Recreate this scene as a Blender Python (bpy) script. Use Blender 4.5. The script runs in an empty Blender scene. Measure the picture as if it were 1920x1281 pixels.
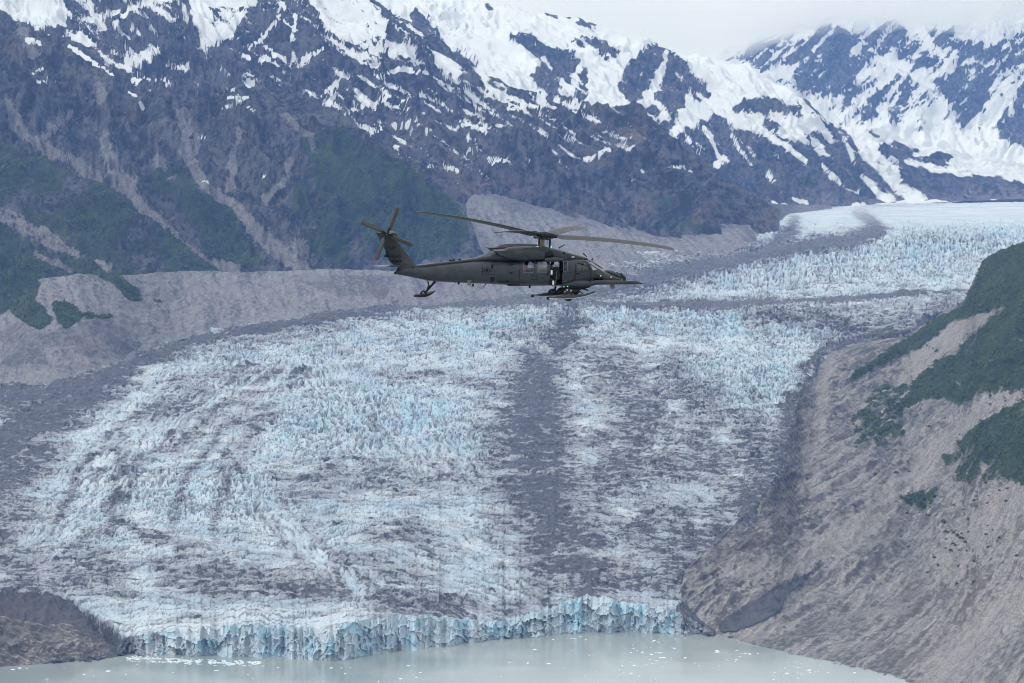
import bpy, bmesh, math, random
import numpy as np
from mathutils import Vector, Matrix

SC = bpy.context.scene
COL = SC.collection
R = math.radians

# ------------------------------------------------------------------ camera, world, sun, exposure
CAM_H, FPX, PITCH = 620.0, 5600.0, math.atan(310.5 / 5600.0)      # metres above the lake, focal length in 1920-wide pixels
cam_d = bpy.data.cameras.new('camera')
cam = bpy.data.objects.new('camera', cam_d)
COL.objects.link(cam)
cam.location = (0, 0, CAM_H)
cam.rotation_euler = (math.pi / 2 - PITCH, 0, 0)
cam_d.sensor_width = 36.0
cam_d.lens = 36.0 * FPX / 1920.0
cam_d.clip_start, cam_d.clip_end = 1.0, 120000.0
SC.camera = cam

SUN_EL, SUN_AZ = 46.0, 238.0                                        # high veiled sun behind the camera, a little left
W = bpy.data.worlds.new('World')
SC.world = W
W.use_nodes = True
nt = W.node_tree
nt.nodes.clear()
o_w = nt.nodes.new('ShaderNodeOutputWorld')
sky = nt.nodes.new('ShaderNodeTexSky')
sky.sky_type = 'NISHITA'
sky.sun_disc = False
sky.sun_elevation, sky.sun_rotation = R(SUN_EL), R(SUN_AZ)
bg1 = nt.nodes.new('ShaderNodeBackground'); bg1.inputs[1].default_value = 0.10
bg2 = nt.nodes.new('ShaderNodeBackground'); bg2.inputs[1].default_value = 1.40
cn = nt.nodes.new('ShaderNodeTexNoise'); cn.inputs['Scale'].default_value = 2.2; cn.inputs['Detail'].default_value = 6
cr = nt.nodes.new('ShaderNodeValToRGB')
cr.color_ramp.elements[0].position = .3; cr.color_ramp.elements[0].color = (.83, .90, 1, 1)
cr.color_ramp.elements[1].position = .7; cr.color_ramp.elements[1].color = (.91, .96, 1, 1)
mxw = nt.nodes.new('ShaderNodeMixShader'); mxw.inputs[0].default_value = 0.85
nt.links.new(cn.outputs['Fac'], cr.inputs[0])
nt.links.new(cr.outputs[0], bg2.inputs[0])
nt.links.new(sky.outputs[0], bg1.inputs[0])
nt.links.new(bg1.outputs[0], mxw.inputs[1]); nt.links.new(bg2.outputs[0], mxw.inputs[2])
nt.links.new(mxw.outputs[0], o_w.inputs[0])

sun_d = bpy.data.lights.new('sun', 'SUN')
sun_d.energy, sun_d.angle, sun_d.color = 1.5, R(10), (.96, .98, 1.0)
sun = bpy.data.objects.new('sun', sun_d)
COL.objects.link(sun)
_az, _el = R(SUN_AZ), R(SUN_EL)
_to = Vector((math.sin(_az) * math.cos(_el), math.cos(_az) * math.cos(_el), math.sin(_el)))
sun.rotation_euler = _to.to_track_quat('Z', 'Y').to_euler()

SC.view_settings.view_transform = 'Standard'
SC.view_settings.look = 'None'
SC.view_settings.exposure = 0.0
SC.view_settings.gamma = 1.0
SC.view_settings.use_curve_mapping = False
SC.render.engine = 'CYCLES'
SC.cycles.use_denoising = True
SC.cycles.use_adaptive_sampling = False
SC.cycles.filter_width = 1.0
SC.cycles.max_bounces = 10
SC.cycles.diffuse_bounces = 2
SC.cycles.glossy_bounces = 3
SC.cycles.transmission_bounces = 6
SC.cycles.transparent_max_bounces = 12
SC.cycles.volume_bounces = 6

# ------------------------------------------------------------------ picture <-> place (pinhole geometry of the camera above)
_c, _s = math.cos(PITCH), math.sin(PITCH)
def at(px, py, D):
    """world point seen at picture point (px, py) whose distance along Y is D"""
    px = np.asarray(px, float); py = np.asarray(py, float); D = np.asarray(D, float)
    a = (px - 960.0) / FPX; b = (640.5 - py) / FPX
    dy = _c + b * _s; dz = -_s + b * _c
    return np.stack([a / dy * D, D + 0 * a, CAM_H + dz / dy * D], -1)
def dist_at(py, z):
    b = (640.5 - np.asarray(py, float)) / FPX
    return (np.asarray(z, float) - CAM_H) * (_c + b * _s) / (-_s + b * _c)
def height_at(py, D):
    b = (640.5 - np.asarray(py, float)) / FPX
    return CAM_H + (-_s + b * _c) / (_c + b * _s) * np.asarray(D, float)
def pix(P):
    x, y, z = P[..., 0], P[..., 1], P[..., 2] - CAM_H
    d = y * _c - z * _s; u = y * _s + z * _c
    return 960 + FPX * x / d, 640.5 - FPX * u / d

# ------------------------------------------------------------------ noise
_rng = np.random.RandomState(7)
_perm = np.concatenate([_rng.permutation(512)] * 3).astype(np.int32)
_ga = _rng.rand(512) * 2 * np.pi
_grx, _gry = np.cos(_ga).astype(np.float32), np.sin(_ga).astype(np.float32)
def pn(x, y, seed=0):
    x = np.asarray(x, np.float32) + np.float32(seed * 17.31); y = np.asarray(y, np.float32) + np.float32(seed * 9.77)
    xi = np.floor(x); yi = np.floor(y)
    fx = x - xi; fy = y - yi
    xi = xi.astype(np.int32) & 511; yi = yi.astype(np.int32) & 511
    u = fx * fx * fx * (fx * (fx * 6 - 15) + 10); v = fy * fy * fy * (fy * (fy * 6 - 15) + 10)
    def g(ix, iy, dx, dy):
        h = _perm[_perm[ix & 511] + (iy & 511)] & 511
        return _grx[h] * dx + _gry[h] * dy
    a = g(xi, yi, fx, fy); b = g(xi + 1, yi, fx - 1, fy)
    c = g(xi, yi + 1, fx, fy - 1); d = g(xi + 1, yi + 1, fx - 1, fy - 1)
    a = a + u * (b - a); c = c + u * (d - c)
    return (a + v * (c - a)) * 1.45
def fbm(x, y, o=4, seed=0, gain=.5):
    t = 0; a = 1.0; n = 0
    for k in range(o):
        t = t + a * pn(x * 2.03 ** k, y * 2.03 ** k, seed + k * 3); n += a; a *= gain
    return t / n
def ridged(x, y, o=4, seed=0, gain=.5):
    t = 0; a = 1.0; n = 0; w = 1.0
    for k in range(o):
        r = 1 - np.abs(pn(x * 2.03 ** k, y * 2.03 ** k, seed + k * 3)) * 1.6
        r = np.clip(r, 0, 1) ** 2
        t = t + a * r * w; w = np.clip(r * 1.6, 0, 1); n += a; a *= gain
    return t / n
def sst(a, b, x):
    t = np.clip((x - a) / (b - a), 0, 1)
    return t * t * (3 - 2 * t)
def blur(A, n=1):
    for _ in range(n):
        B = np.pad(A, ((1, 1), (0, 0)), mode='edge'); A = (B[:-2] + 2 * B[1:-1] + B[2:]) / 4
        B = np.pad(A, ((0, 0), (1, 1)), mode='edge'); A = (B[:, :-2] + 2 * B[:, 1:-1] + B[:, 2:]) / 4
    return A

# ------------------------------------------------------------------ where a thing of the place lies: streaks and patches
def streaks(px, py, L, ws=1.0):
    """L: list of (value, [(x, y, half width), ...])"""
    out = np.zeros(px.shape, np.float32)
    for val, pts in L:
        xs = [p[0] for p in pts]; ys = [p[1] for p in pts]; w = max(p[2] for p in pts) * 3.0
        m = (px > min(xs) - w) & (px < max(xs) + w) & (py > min(ys) - w) & (py < max(ys) + w)
        if not m.any(): continue
        x = px[m]; y = py[m]; best = np.zeros(x.shape, np.float32)
        for a, b in zip(pts[:-1], pts[1:]):
            dx, dy = b[0] - a[0], b[1] - a[1]
            t = np.clip(((x - a[0]) * dx + (y - a[1]) * dy) / max(dx * dx + dy * dy, 1e-6), 0, 1)
            d = np.hypot(x - a[0] - t * dx, y - a[1] - t * dy)
            ww = ws * (a[2] + t * (b[2] - a[2]))
            best = np.maximum(best, np.exp(-.69 * (d / ww) ** 2))
        out[m] = np.maximum(out[m], val * best)
    return out
def inside(px, py, pts):
    c = np.zeros(px.shape, bool); n = len(pts)
    for i in range(n):
        x1, y1 = pts[i]; x2, y2 = pts[(i + 1) % n]
        if y1 == y2: continue
        k = (y1 > py) != (y2 > py)
        c ^= k & (px < (x2 - x1) * (py - y1) / (y2 - y1) + x1)
    return c
def patches(px, py, polys):
    out = np.zeros(px.shape, np.float32)
    for val, pts in polys:
        out = np.where(inside(px, py, pts), np.maximum(out, val), out)
    return out

# ------------------------------------------------------------------ meshes
def tag(o, label=None, cat=None, group=None, kind=None):
    if label: o['label'] = label
    if cat: o['category'] = cat
    if group: o['group'] = group
    if kind: o['kind'] = kind
    return o
def mesh_from(name, V, quads, mat, attrs=None, parent=None, smooth=True):
    V = np.asarray(V, np.float32).reshape(-1, 3); quads = np.asarray(quads, np.int32); k = quads.shape[1]
    me = bpy.data.meshes.new(name)
    me.vertices.add(len(V)); me.vertices.foreach_set('co', V.ravel())
    me.loops.add(quads.size); me.loops.foreach_set('vertex_index', quads.ravel())
    me.polygons.add(len(quads)); me.polygons.foreach_set('loop_start', np.arange(0, quads.size, k, dtype=np.int32))
    me.update(calc_edges=True)
    me.polygons.foreach_set('use_smooth', np.full(len(quads), smooth))
    for an, A in (attrs or {}).items():
        at_ = me.attributes.new(an, 'FLOAT_COLOR', 'POINT')
        at_.data.foreach_set('color', np.asarray(A, np.float32).ravel())
    if mat: me.materials.append(mat)
    me.validate()
    o = bpy.data.objects.new(name, me); COL.objects.link(o)
    if parent: o.parent = parent
    return o
def grid_quads(nr, nc):
    i = np.arange(nr * nc, dtype=np.int32).reshape(nr, nc)
    return np.stack([i[:-1, :-1], i[:-1, 1:], i[1:, 1:], i[1:, :-1]], -1).reshape(-1, 4)
def sheet(curves, x0, x1, step, rows, smooth=10):
    """terrain between contour lines: each curve is [(px, py, D), ...] from the lowest to the highest"""
    cx = np.arange(x0, x1 + step, step); L = []
    for c in curves:
        c = np.array(sorted(c), float)
        py = np.interp(cx, c[:, 0], c[:, 1]); D = np.interp(cx, c[:, 0], c[:, 2])
        k = np.hanning(2 * smooth + 3); k /= k.sum()
        py = np.convolve(np.pad(py, smooth + 1, mode='edge'), k, 'valid'); D = np.convolve(np.pad(D, smooth + 1, mode='edge'), k, 'valid')
        L.append(at(cx, py, D))
    out = []
    for a, b, n in zip(L[:-1], L[1:], rows):
        t = (np.arange(n) / n)[:, None, None]
        out.append(a[None] * (1 - t) + b[None] * t)
    out.append(L[-1][None])
    return np.concatenate(out, 0)
def normals(P):
    du = np.gradient(P, axis=1); dv = np.gradient(P, axis=0)
    n = np.cross(du, dv); n /= np.linalg.norm(n, axis=-1, keepdims=True) + 1e-9
    return n
def soften(P, n):
    return np.stack([blur(P[..., k], n) for k in range(3)], -1)

# ------------------------------------------------------------------ materials
def mat_new(name):
    m = bpy.data.materials.new(name); m.use_nodes = True
    n = m.node_tree.nodes; n.clear()
    out = n.new('ShaderNodeOutputMaterial')
    b = n.new('ShaderNodeBsdfPrincipled')
    m.node_tree.links.new(b.outputs[0], out.inputs[0])
    return m, m.node_tree, b
class NB:
    """short hand for building shader nodes"""
    def __init__(s, nt): s.nt = nt; s.obj = s.n('ShaderNodeTexCoord').outputs['Object']
    def n(s, t): return s.nt.nodes.new(t)
    def link(s, a, b): s.nt.links.new(a, b)
    def put(s, sock, v):
        if hasattr(v, 'is_output'): s.link(v, sock)
        elif isinstance(v, tuple): sock.default_value = (*v, 1) if len(v) == 3 and sock.type == 'RGBA' else v
        else: sock.default_value = v
    def noise(s, scale, detail=4, rough=.55, vec=None, dist=0):
        t = s.n('ShaderNodeTexNoise'); t.inputs['Scale'].default_value = scale; t.inputs['Detail'].default_value = detail
        t.inputs['Roughness'].default_value = rough; t.inputs['Distortion'].default_value = dist
        s.link(vec if vec is not None else s.obj, t.inputs['Vector']); return t.outputs['Fac']
    def mapping(s, scale=(1, 1, 1), rot=(0, 0, 0)):
        t = s.n('ShaderNodeMapping'); t.inputs['Scale'].default_value = scale; t.inputs['Rotation'].default_value = rot
        s.link(s.obj, t.inputs['Vector']); return t.outputs[0]
    def m(s, op, a, b=0.0, c=None, clamp=False):
        t = s.n('ShaderNodeMath'); t.operation = op; t.use_clamp = clamp
        s.put(t.inputs[0], a); s.put(t.inputs[1], b)
        if c is not None: s.put(t.inputs[2], c)
        return t.outputs[0]
    def ss(s, x, a, b):
        t = s.n('ShaderNodeMapRange'); t.interpolation_type = 'SMOOTHSTEP'
        s.put(t.inputs[0], x); t.inputs[1].default_value = a; t.inputs[2].default_value = b
        return t.outputs[0]
    def mix(s, f, a, b):
        t = s.n('ShaderNodeMix'); t.data_type = 'RGBA'
        s.put(t.inputs[0], f); s.put(t.inputs[6], a); s.put(t.inputs[7], b)
        return t.outputs[2]
    def attr(s, name):
        t = s.n('ShaderNodeAttribute'); t.attribute_name = name
        sp = s.n('ShaderNodeSeparateColor'); s.link(t.outputs['Color'], sp.inputs[0])
        return sp.outputs[0], sp.outputs[1], sp.outputs[2], t.outputs['Alpha']
    def bump(s, h, dist, strength=1.0):
        t = s.n('ShaderNodeBump'); t.inputs['Distance'].default_value = dist; t.inputs['Strength'].default_value = strength
        s.link(h, t.inputs['Height']); return t.outputs[0]

def rock_mat(name, dark, light, scree, veg=((.010, .022, .011), (.050, .076, .026)), fine=1.0, snowc=(.64, .665, .69), bump=1.0, fall=0.0, along=.2):
    """mask: R snow, G plants, B scree and relief tint, A pale dust / brown heath"""
    m, t, b = mat_new(name); k = NB(t)
    sn, vg, sc, br = k.attr('mask')
    n1 = k.noise(.008, 5); n2 = k.noise(.045 * fine, 6, .68); n3 = k.noise(.2 * fine, 3, .6)
    rot = k.n('ShaderNodeMapping'); rot.inputs['Rotation'].default_value = (0, 0, fall); k.link(k.obj, rot.inputs[0])
    sca = k.n('ShaderNodeMapping'); sca.inputs['Scale'].default_value = (1, along, along); k.link(rot.outputs[0], sca.inputs[0])
    st = k.noise(.06 * fine, 5, .65, sca.outputs[0])
    mixn = k.ss(k.m('ADD', k.m('MULTIPLY', n1, .35), k.m('ADD', k.m('MULTIPLY', n2, .5), k.m('MULTIPLY', st, .35))), .53, .69)
    col = k.mix(mixn, dark, light)
    col = k.mix(k.m('MULTIPLY', br, k.ss(n2, .3, .7)), col, (.15, .105, .085))
    f_sc = k.ss(k.m('ADD', sc, k.m('MULTIPLY', k.m('SUBTRACT', n2, .5), 1.1)), .3, .75)
    scc = k.mix(k.ss(k.m('ADD', k.m('MULTIPLY', n3, .5), k.m('ADD', k.m('MULTIPLY', n2, .2), k.m('MULTIPLY', st, .3))), .41, .59), tuple(c * .58 for c in scree), tuple(min(1, c * 1.22) for c in scree))
    col = k.mix(f_sc, col, scc)
    f_v = k.ss(k.m('ADD', vg, k.m('MULTIPLY', k.m('SUBTRACT', n2, .5), 1.3)), .42, .6)
    vc = k.mix(k.ss(k.m('ADD', k.m('MULTIPLY', n3, .4), k.m('ADD', k.m('MULTIPLY', n2, .3), k.m('MULTIPLY', n1, .3))), .42, .6), veg[0], veg[1])
    col = k.mix(f_v, col, vc)
    f_s = k.ss(k.m('ADD', sn, k.m('ADD', k.m('MULTIPLY', k.m('SUBTRACT', n2, .5), .8), k.m('MULTIPLY', k.m('SUBTRACT', n3, .5), .45))), .45, .55)
    sc2 = k.mix(k.ss(n1, .35, .65), snowc, tuple(c * .93 for c in snowc))
    col = k.mix(f_s, col, sc2)
    k.link(col, b.inputs['Base Color'])
    b.inputs['Roughness'].default_value = .9
    b.inputs['Specular IOR Level'].default_value = .2
    rough_amt = k.m('SUBTRACT', 1.0, k.m('MULTIPLY', f_s, .85))
    h = k.m('MULTIPLY', k.m('ADD', k.m('MULTIPLY', n2, 1.0), k.m('MULTIPLY', n3, .45)), rough_amt)
    k.link(k.bump(h, 9.0 / fine * bump, .8), b.inputs['Normal'])
    return m

# ================================================================== GLACIER
_gp = np.array([(3700, 1205), (3850, 1163), (4100, 1082), (4400, 990), (4800, 893), (5200, 803), (5600, 733), (6000, 676), (6350, 628), (6500, 594), (6650, 578),
                (7000, 569), (7300, 556), (7700, 520), (8100, 490), (8500, 470), (9500, 433), (11000, 402), (12500, 384), (14500, 371), (17000, 362)], float)
_gD = np.linspace(3650, 17000, 1600)
_gz = np.interp(_gD, _gp[:, 0], height_at(_gp[:, 1], _gp[:, 0]))
_kk = np.hanning(27); _kk /= _kk.sum()
_gz = np.convolve(np.pad(_gz, 13, mode='edge'), _kk, 'valid')
_gy = pix(np.stack([0 * _gD, _gD, _gz], -1))[1]
def g_dist(py):
    """distance at which the smooth glacier surface shows at picture height py"""
    return np.interp(-np.asarray(py, float), -_gy, _gD)
def on_ice(pts, extra=0.0):
    return [(x, y, float(g_dist(y)) + extra) for x, y in pts]

WATERLINE = [(-220, 1252), (0, 1246), (150, 1240), (250, 1226), (430, 1229), (560, 1235), (620, 1238), (660, 1234), (720, 1222), (800, 1213), (900, 1203), (980, 1195), (1060, 1187), (1110, 1183), (1180, 1186), (1250, 1188),
             (1330, 1190), (1420, 1200), (2200, 1240)]
CLIFFTOP = [(-220, 1200), (150, 1200), (250, 1196), (300, 1182), (380, 1177), (440, 1172), (520, 1180), (600, 1183), (650, 1170), (720, 1158), (800, 1152), (860, 1158), (940, 1166), (1000, 1150), (1050, 1130), (1090, 1116), (1150, 1124), (1210, 1132),
            (1260, 1140), (1330, 1160), (1420, 1180), (2200, 1200)]
def cells(u, v, seed):
    """broken blocks: random height per block and distance to the nearest crack"""
    iu = np.floor(u); iv = np.floor(v); d1 = np.full(u.shape, 9., np.float32); d2 = d1.copy(); hh = np.zeros(u.shape, np.float32)
    for a in (-1, 0, 1):
        for b in (-1, 0, 1):
            cu = (iu + a).astype(np.int64); cv = (iv + b).astype(np.int64)
            k1 = _perm[(_perm[(cu + seed) & 511] + cv) & 511].astype(np.float32); k2 = _perm[(_perm[(cv + 2 * seed) & 511] + 3 * cu) & 511].astype(np.float32)
            d = np.hypot(u - (cu + .15 + .7 * k1 / 511), v - (cv + .15 + .7 * k2 / 511)).astype(np.float32)
            near = d < d1
            d2 = np.where(near, d1, np.minimum(d2, d)); hh = np.where(near, ((k1 * 7 + k2 * 3) % 101) / 100, hh); d1 = np.where(near, d, d1)
    return hh, d2 - d1
gx = np.arange(-110, 2030 + 2.4, 2.4)
wy = np.interp(gx, *np.array(WATERLINE).T) + 3.0 * fbm(gx / 40, gx * 0, 3, 5)
ty = np.interp(gx, *np.array(CLIFFTOP).T) + 11.0 * fbm(gx / 22, gx * 0 + 3, 4, 6, .65)
Dw = dist_at(wy, 0.0) + 9 * pn(gx / 17, gx * 0 + .5, 8) + 6 * pn(gx / 7, gx * 0 + .5, 18)
zt = height_at(ty, Dw + 10)
NR = 780
yr = np.interp(np.linspace(0, 1, NR), [0, .72, .86, 1], [0, .72, .885, 1])
y0 = np.interp(Dw + 14, _gD, _gy)
PY = y0[None] * (1 - yr[:, None]) + 366.0 * yr[:, None]
D = np.interp(-PY, -_gy, _gD)
D = np.maximum.accumulate(D, 0)
Z = np.interp(D, _gD, _gz)
zs = np.convolve(np.pad(zt, 30, mode='edge'), np.hanning(63)[1:-1] / np.hanning(63).sum(), 'valid')
Z += (zs - Z[0])[None] * np.exp(-(D - D[0:1]) / 170.0) + (zt - zs)[None] * np.exp(-(D - D[0:1]) / 9.0)
dyv = _c + ((640.5 - PY) / FPX) * _s
X = (gx[None] - 960) / FPX / dyv * D
px0, py0 = pix(np.stack([X, D, Z], -1))
wob = 15 * fbm(X / 90, D / 130, 4, 40)
wpx, wpy = px0 + wob * 1.3, py0 + 9 * fbm(X / 80, D / 110, 4, 44)

# zones: seracs (standing blocks), crevasse steps
serac = streaks(px0, py0, [
    (1.0, [(1180, 540, 22), (1400, 510, 38), (1650, 480, 45), (1900, 440, 50)]),
    (1.0, [(760, 640, 26), (900, 625, 32), (1050, 600, 28), (1250, 595, 32), (1450, 610, 36), (1580, 630, 34)]),
    (.9, [(1290, 700, 45), (1400, 740, 60), (1480, 700, 45)]),
    (1.0, [(560, 800, 55), (650, 780, 60), (760, 770, 60), (860, 790, 45), (900, 840, 30)]),
    (.85, [(260, 910, 40), (330, 930, 50), (430, 950, 50), (480, 920, 40)]),
    (.6, [(350, 680, 35), (520, 650, 40), (700, 640, 40)]),
    (.5, [(140, 950, 60), (220, 1000, 60)]),
])
serac = blur(np.clip(serac, 0, 1), 12)
crev = streaks(px0, py0, [(1.0, [(300, 1130, 60), (560, 1130, 70), (800, 1110, 70), (1000, 1120, 50)]),
                          (1.0, [(520, 990, 60), (700, 985, 60), (880, 980, 55)]), (.8, [(650, 1060, 60), (900, 1050, 60)]),
                          (.8, [(1100, 950, 40), (1250, 960, 40)])])
crev = blur(np.clip(crev, 0, 1), 12)

moraine = streaks(wpx, wpy, [
    (.8, [(1066, 600, 20), (1046, 650, 40), (1014, 700, 54)]), (.97, [(1014, 700, 54), (1000, 755, 66), (996, 830, 76), (1003, 890, 82), (1018, 940, 76)]),
    (.84, [(1020, 930, 72), (1040, 990, 76), (1065, 1035, 90), (1090, 1080, 90), (1108, 1120, 50), (1106, 1160, 20)]),
    (1.0, [(1035, 940, 9), (1040, 985, 8), (1036, 1005, 6)]), (1.0, [(1104, 1100, 12), (1106, 1150, 7), (1103, 1186, 5)]),
    (.6, [(1068, 580, 30), (1050, 620, 40)]), (.5, [(1300, 1060, 60), (1200, 1080, 60)]),
    (.68, [(1130, 690, 44), (1220, 760, 70), (1180, 830, 60), (1120, 900, 60)]), (.6, [(1260, 690, 30), (1330, 780, 40), (1300, 860, 50)]), (.62, [(1180, 990, 50), (1280, 980, 50), (1250, 1080, 50), (1180, 1060, 40)]),
    (.7, [(1420, 830, 55), (1430, 900, 60), (1380, 960, 60), (1330, 1010, 60), (1230, 1020, 50)]),
    (.9, [(1480, 750, 14), (1470, 830, 26), (1430, 930, 30), (1330, 1050, 25)]), (.95, [(1545, 660, 10), (1512, 700, 11), (1498, 760, 14), (1475, 830, 20)]), (.9, [(1700, 625, 8), (1620, 638, 9), (1555, 655, 9)]), (.9, [(1450, 900, 22), (1400, 962, 22), (1340, 1020, 22), (1285, 1070, 20)]),
    (.68, [(1150, 870, 60), (1280, 860, 44), (1380, 870, 34)]),
    (.62, [(1400, 590, 14), (1500, 596, 22), (1600, 610, 34), (1700, 600, 34), (1790, 570, 20)]),
    (1.0, [(-120, 880, 60), (-20, 840, 56), (60, 796, 48), (130, 758, 40), (200, 715, 32), (270, 672, 20), (340, 648, 14), (450, 624, 14), (560, 604, 14), (700, 586, 13), (850, 573, 13), (1000, 562, 17), (1150, 543, 20),
           (1250, 522, 22), (1350, 500, 12), (1430, 472, 11), (1480, 440, 13), (1490, 410, 12)]),
    (.85, [(-60, 950, 50), (20, 900, 40), (70, 850, 34)]), (1.0, [(-120, 770, 50), (0, 750, 36), (100, 738, 26), (200, 708, 18)]), (.55, [(1170, 508, 16), (1260, 488, 16), (1340, 478, 10), (1420, 455, 12)]), (.6, [(-20, 1010, 50), (50, 960, 30)]),
    (.66, [(216, 840, 9), (226, 895, 10), (206, 960, 10), (262, 1000, 9), (300, 1020, 12)]),
    (.72, [(300, 1000, 8), (325, 1025, 16), (335, 1040, 14)]),
    (.62, [(330, 1075, 34), (420, 1085, 44), (520, 1100, 36), (640, 1110, 22)]), (.6, [(40, 1070, 60), (130, 1070, 50), (210, 1085, 40)]),
    (.64, [(700, 1120, 22), (800, 1135, 26), (900, 1145, 24), (970, 1140, 16)]),
    (.5, [(700, 1000, 26), (850, 1020, 22)]), (.5, [(640, 1060, 20), (800, 1075, 20)]),
    (.46, [(260, 790, 20), (340, 740, 20), (430, 715, 16), (560, 700, 14)]), (.48, [(330, 840, 16), (400, 780, 18), (480, 745, 14)]),
    (.46, [(540, 910, 34), (650, 900, 34), (780, 900, 34), (880, 900, 30)]),
    (.45, [(430, 880, 18), (460, 820, 22), (500, 770, 18)]), (.5, [(720, 700, 9), (850, 712, 10), (930, 730, 12)]),
    (.4, [(330, 660, 10), (480, 640, 12), (660, 612, 12)]),
])
moraine = blur(np.clip(moraine, 0, 1), 2)
lpx, lpy = px0 + 5 * fbm(X / 60, D / 90, 3, 47), py0 + 3 * fbm(X / 60, D / 90, 3, 48)
moraine = moraine * (1 - .5 * sst(.05, .5, fbm(X / 55, D / 110, 3, 49)) * sst(1.0, .7, moraine - .2 * sst(700, 900, py0)))
lines = streaks(lpx, lpy, [(1.1, [(1000, 571, 5), (1150, 573, 6), (1300, 573, 7.5), (1450, 569, 7.5), (1600, 562, 6), (1720, 554, 5), (1840, 547, 5)]),
    (1.1, [(1180, 522, 17), (1300, 506, 16), (1400, 483, 15), (1500, 466, 14), (1600, 450, 14), (1648, 432, 14), (1630, 412, 12), (1605, 398, 9), (1640, 387, 6), (1800, 378, 4), (1960, 373, 4)]),
    (1.1, [(1104, 1090, 12), (1106, 1150, 8), (1103, 1190, 5)]), (1.05, [(1035, 935, 11), (1040, 985, 9), (1036, 1008, 6)])])
arcs = streaks(lpx, lpy, [(.62, [(110, 985, 9), (150, 880, 10), (230, 790, 11), (340, 722, 10), (480, 690, 7)]), (.55, [(205, 1010, 8), (262, 870, 10), (345, 785, 10), (470, 735, 8), (560, 722, 5)]), (.6, [(318, 1000, 8), (352, 890, 9), (420, 805, 10), (510, 760, 7)]),
    (.5, [(395, 1000, 8), (420, 910, 9), (470, 830, 9), (530, 775, 6)]), (.5, [(160, 950, 6), (205, 850, 8), (290, 765, 8), (410, 712, 6)]), (.55, [(560, 985, 7), (640, 1060, 8), (720, 1120, 8), (800, 1145, 6)]), (.5, [(480, 960, 7), (560, 1050, 8), (650, 1125, 8)])])
moraine = np.maximum(moraine, .84 * blur(arcs, 3))
moraine = np.maximum(moraine, np.clip(lines, 0, 1.1))
# crevassed relief, in metres
def steps(ph, rise=.16):
    """stepped blocks: a steep face towards the lake, then a back slope; returns height 0..1 and place in the step"""
    f = ph - np.floor(ph)
    return np.where(f < rise, f / rise, 1 - (f - rise) / (1 - rise)), f
bend = 60 * fbm(X / 600, D / 600, 2, 11) + 130 * fbm(X / 260, D / 420, 2, 20) + ((X + 500) / 900) ** 2 * 90
LD = np.log(np.maximum(D + bend, 100.)) / .0052
wr = .9 * fbm(X / 120, D / 100, 2, 12) + .35 * fbm(X / 36, D / 34, 2, 13)
zoneB = blur(np.clip(streaks(px0, py0, [(1, [(590, 720, 40), (660, 780, 60), (780, 820, 60), (880, 880, 30)]), (.8, [(1380, 690, 40), (1440, 760, 40)]), (.8, [(430, 900, 30), (520, 980, 40), (610, 1060, 40), (720, 1130, 30)])]), 0, 1), 14)
zoneC = blur(np.clip(streaks(px0, py0, [(1, [(120, 1010, 50), (190, 900, 65), (280, 800, 65), (400, 735, 50), (560, 700, 30)]), (.9, [(420, 900, 40), (470, 860, 40)]), (.8, [(1260, 760, 40), (1230, 830, 50)])]), 0, 1), 14)
kd = D / 4600.0
s1, f1 = steps(LD + 1.1 * wr); s2, f2 = steps(LD * 2.1 + 1.6 * wr + 3 * pn(X / 60, D / 60, 15))
sb, fb_ = steps((X + .17 * D) / 14. + 1.6 * wr, .3); sc_, fc_ = steps((X - .15 * D) / 14. + 1.6 * wr, .3)
mod = sst(-.35, .35, pn(X / 70, D / 45, 16)); mod2 = sst(-.3, .3, pn(X / 30, D / 22, 17))
mask_ice = 1 - .7 * sst(.6, .95, moraine)
far = np.clip(1.25 - (D - 8600) / 1800, .12, 1)
wA = (1 - zoneB) * (1 - zoneC)
a_main = 2.6 + 4.0 * crev + 3.0 * serac
wq = 12 * fbm(X / 40, D / 40, 2, 18); wq2 = 12 * fbm(X / 40, D / 40, 2, 19)
bh, bd = cells((X + wq) / 15., (D + wq2) / 19., 5)
bh2, bd2 = cells((X - .6 * wq2 + .2 * D) / 6.5, (D + .8 * wq - .2 * X) / 11., 9)
gap = 1 - sst(.03, .22, bd); gap2 = 1 - sst(.03, .2, bd2)
h = 15 * fbm(X / 330, D / 260, 3, 21) + 7 * fbm(X / 110, D / 90, 2, 26)
h = h + kd * mask_ice * (wA * (a_main * s1 * (.25 + .75 * mod) + (1.0 + 1.0 * crev) * s2 * mod2) + zoneB * 8.0 * sb * (.3 + .7 * mod) + zoneC * 4.0 * sc_ * (.3 + .7 * mod))
h = h + kd * mask_ice * serac * (3.2 + 4 * mod2) * ((bh - .4) - .7 * gap) + kd * mask_ice * (.42 + .55 * serac) * (3.5 * (bh2 - .4) - 3.0 * gap2)
bh3, bd3 = cells((X + 2 * wq) / 34., (D + 2 * wq2) / 40., 21)
h = h + kd * mask_ice * (.35 + .65 * mod) * (6.5 * (bh3 - .5) - 4.5 * (1 - sst(.02, .12, bd3)))
h = h * far
h = h + far * (.9 + .5 * serac) * fbm(X / 8, D / 10, 2, 61)
h = h + 7 * sst(.5, .95, moraine) * (ridged(X / 60, D / 40, 3, 64) - .3) + 3 * sst(.8, 1, moraine)
trail = (1 - zoneB) * (1 - zoneC) * fbm(X / 70 + .3 * LD, LD * .35, 4, 95, .6) + zoneB * fbm((X + .17 * D) / 16, D / 160, 4, 96, .6) + zoneC * fbm((X - .15 * D) / 22, D / 260, 4, 97, .55)
moraine = moraine + ((.66 + .7 * zoneC + .3 * zoneB) * trail + .2) * (1 - moraine) * far
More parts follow.
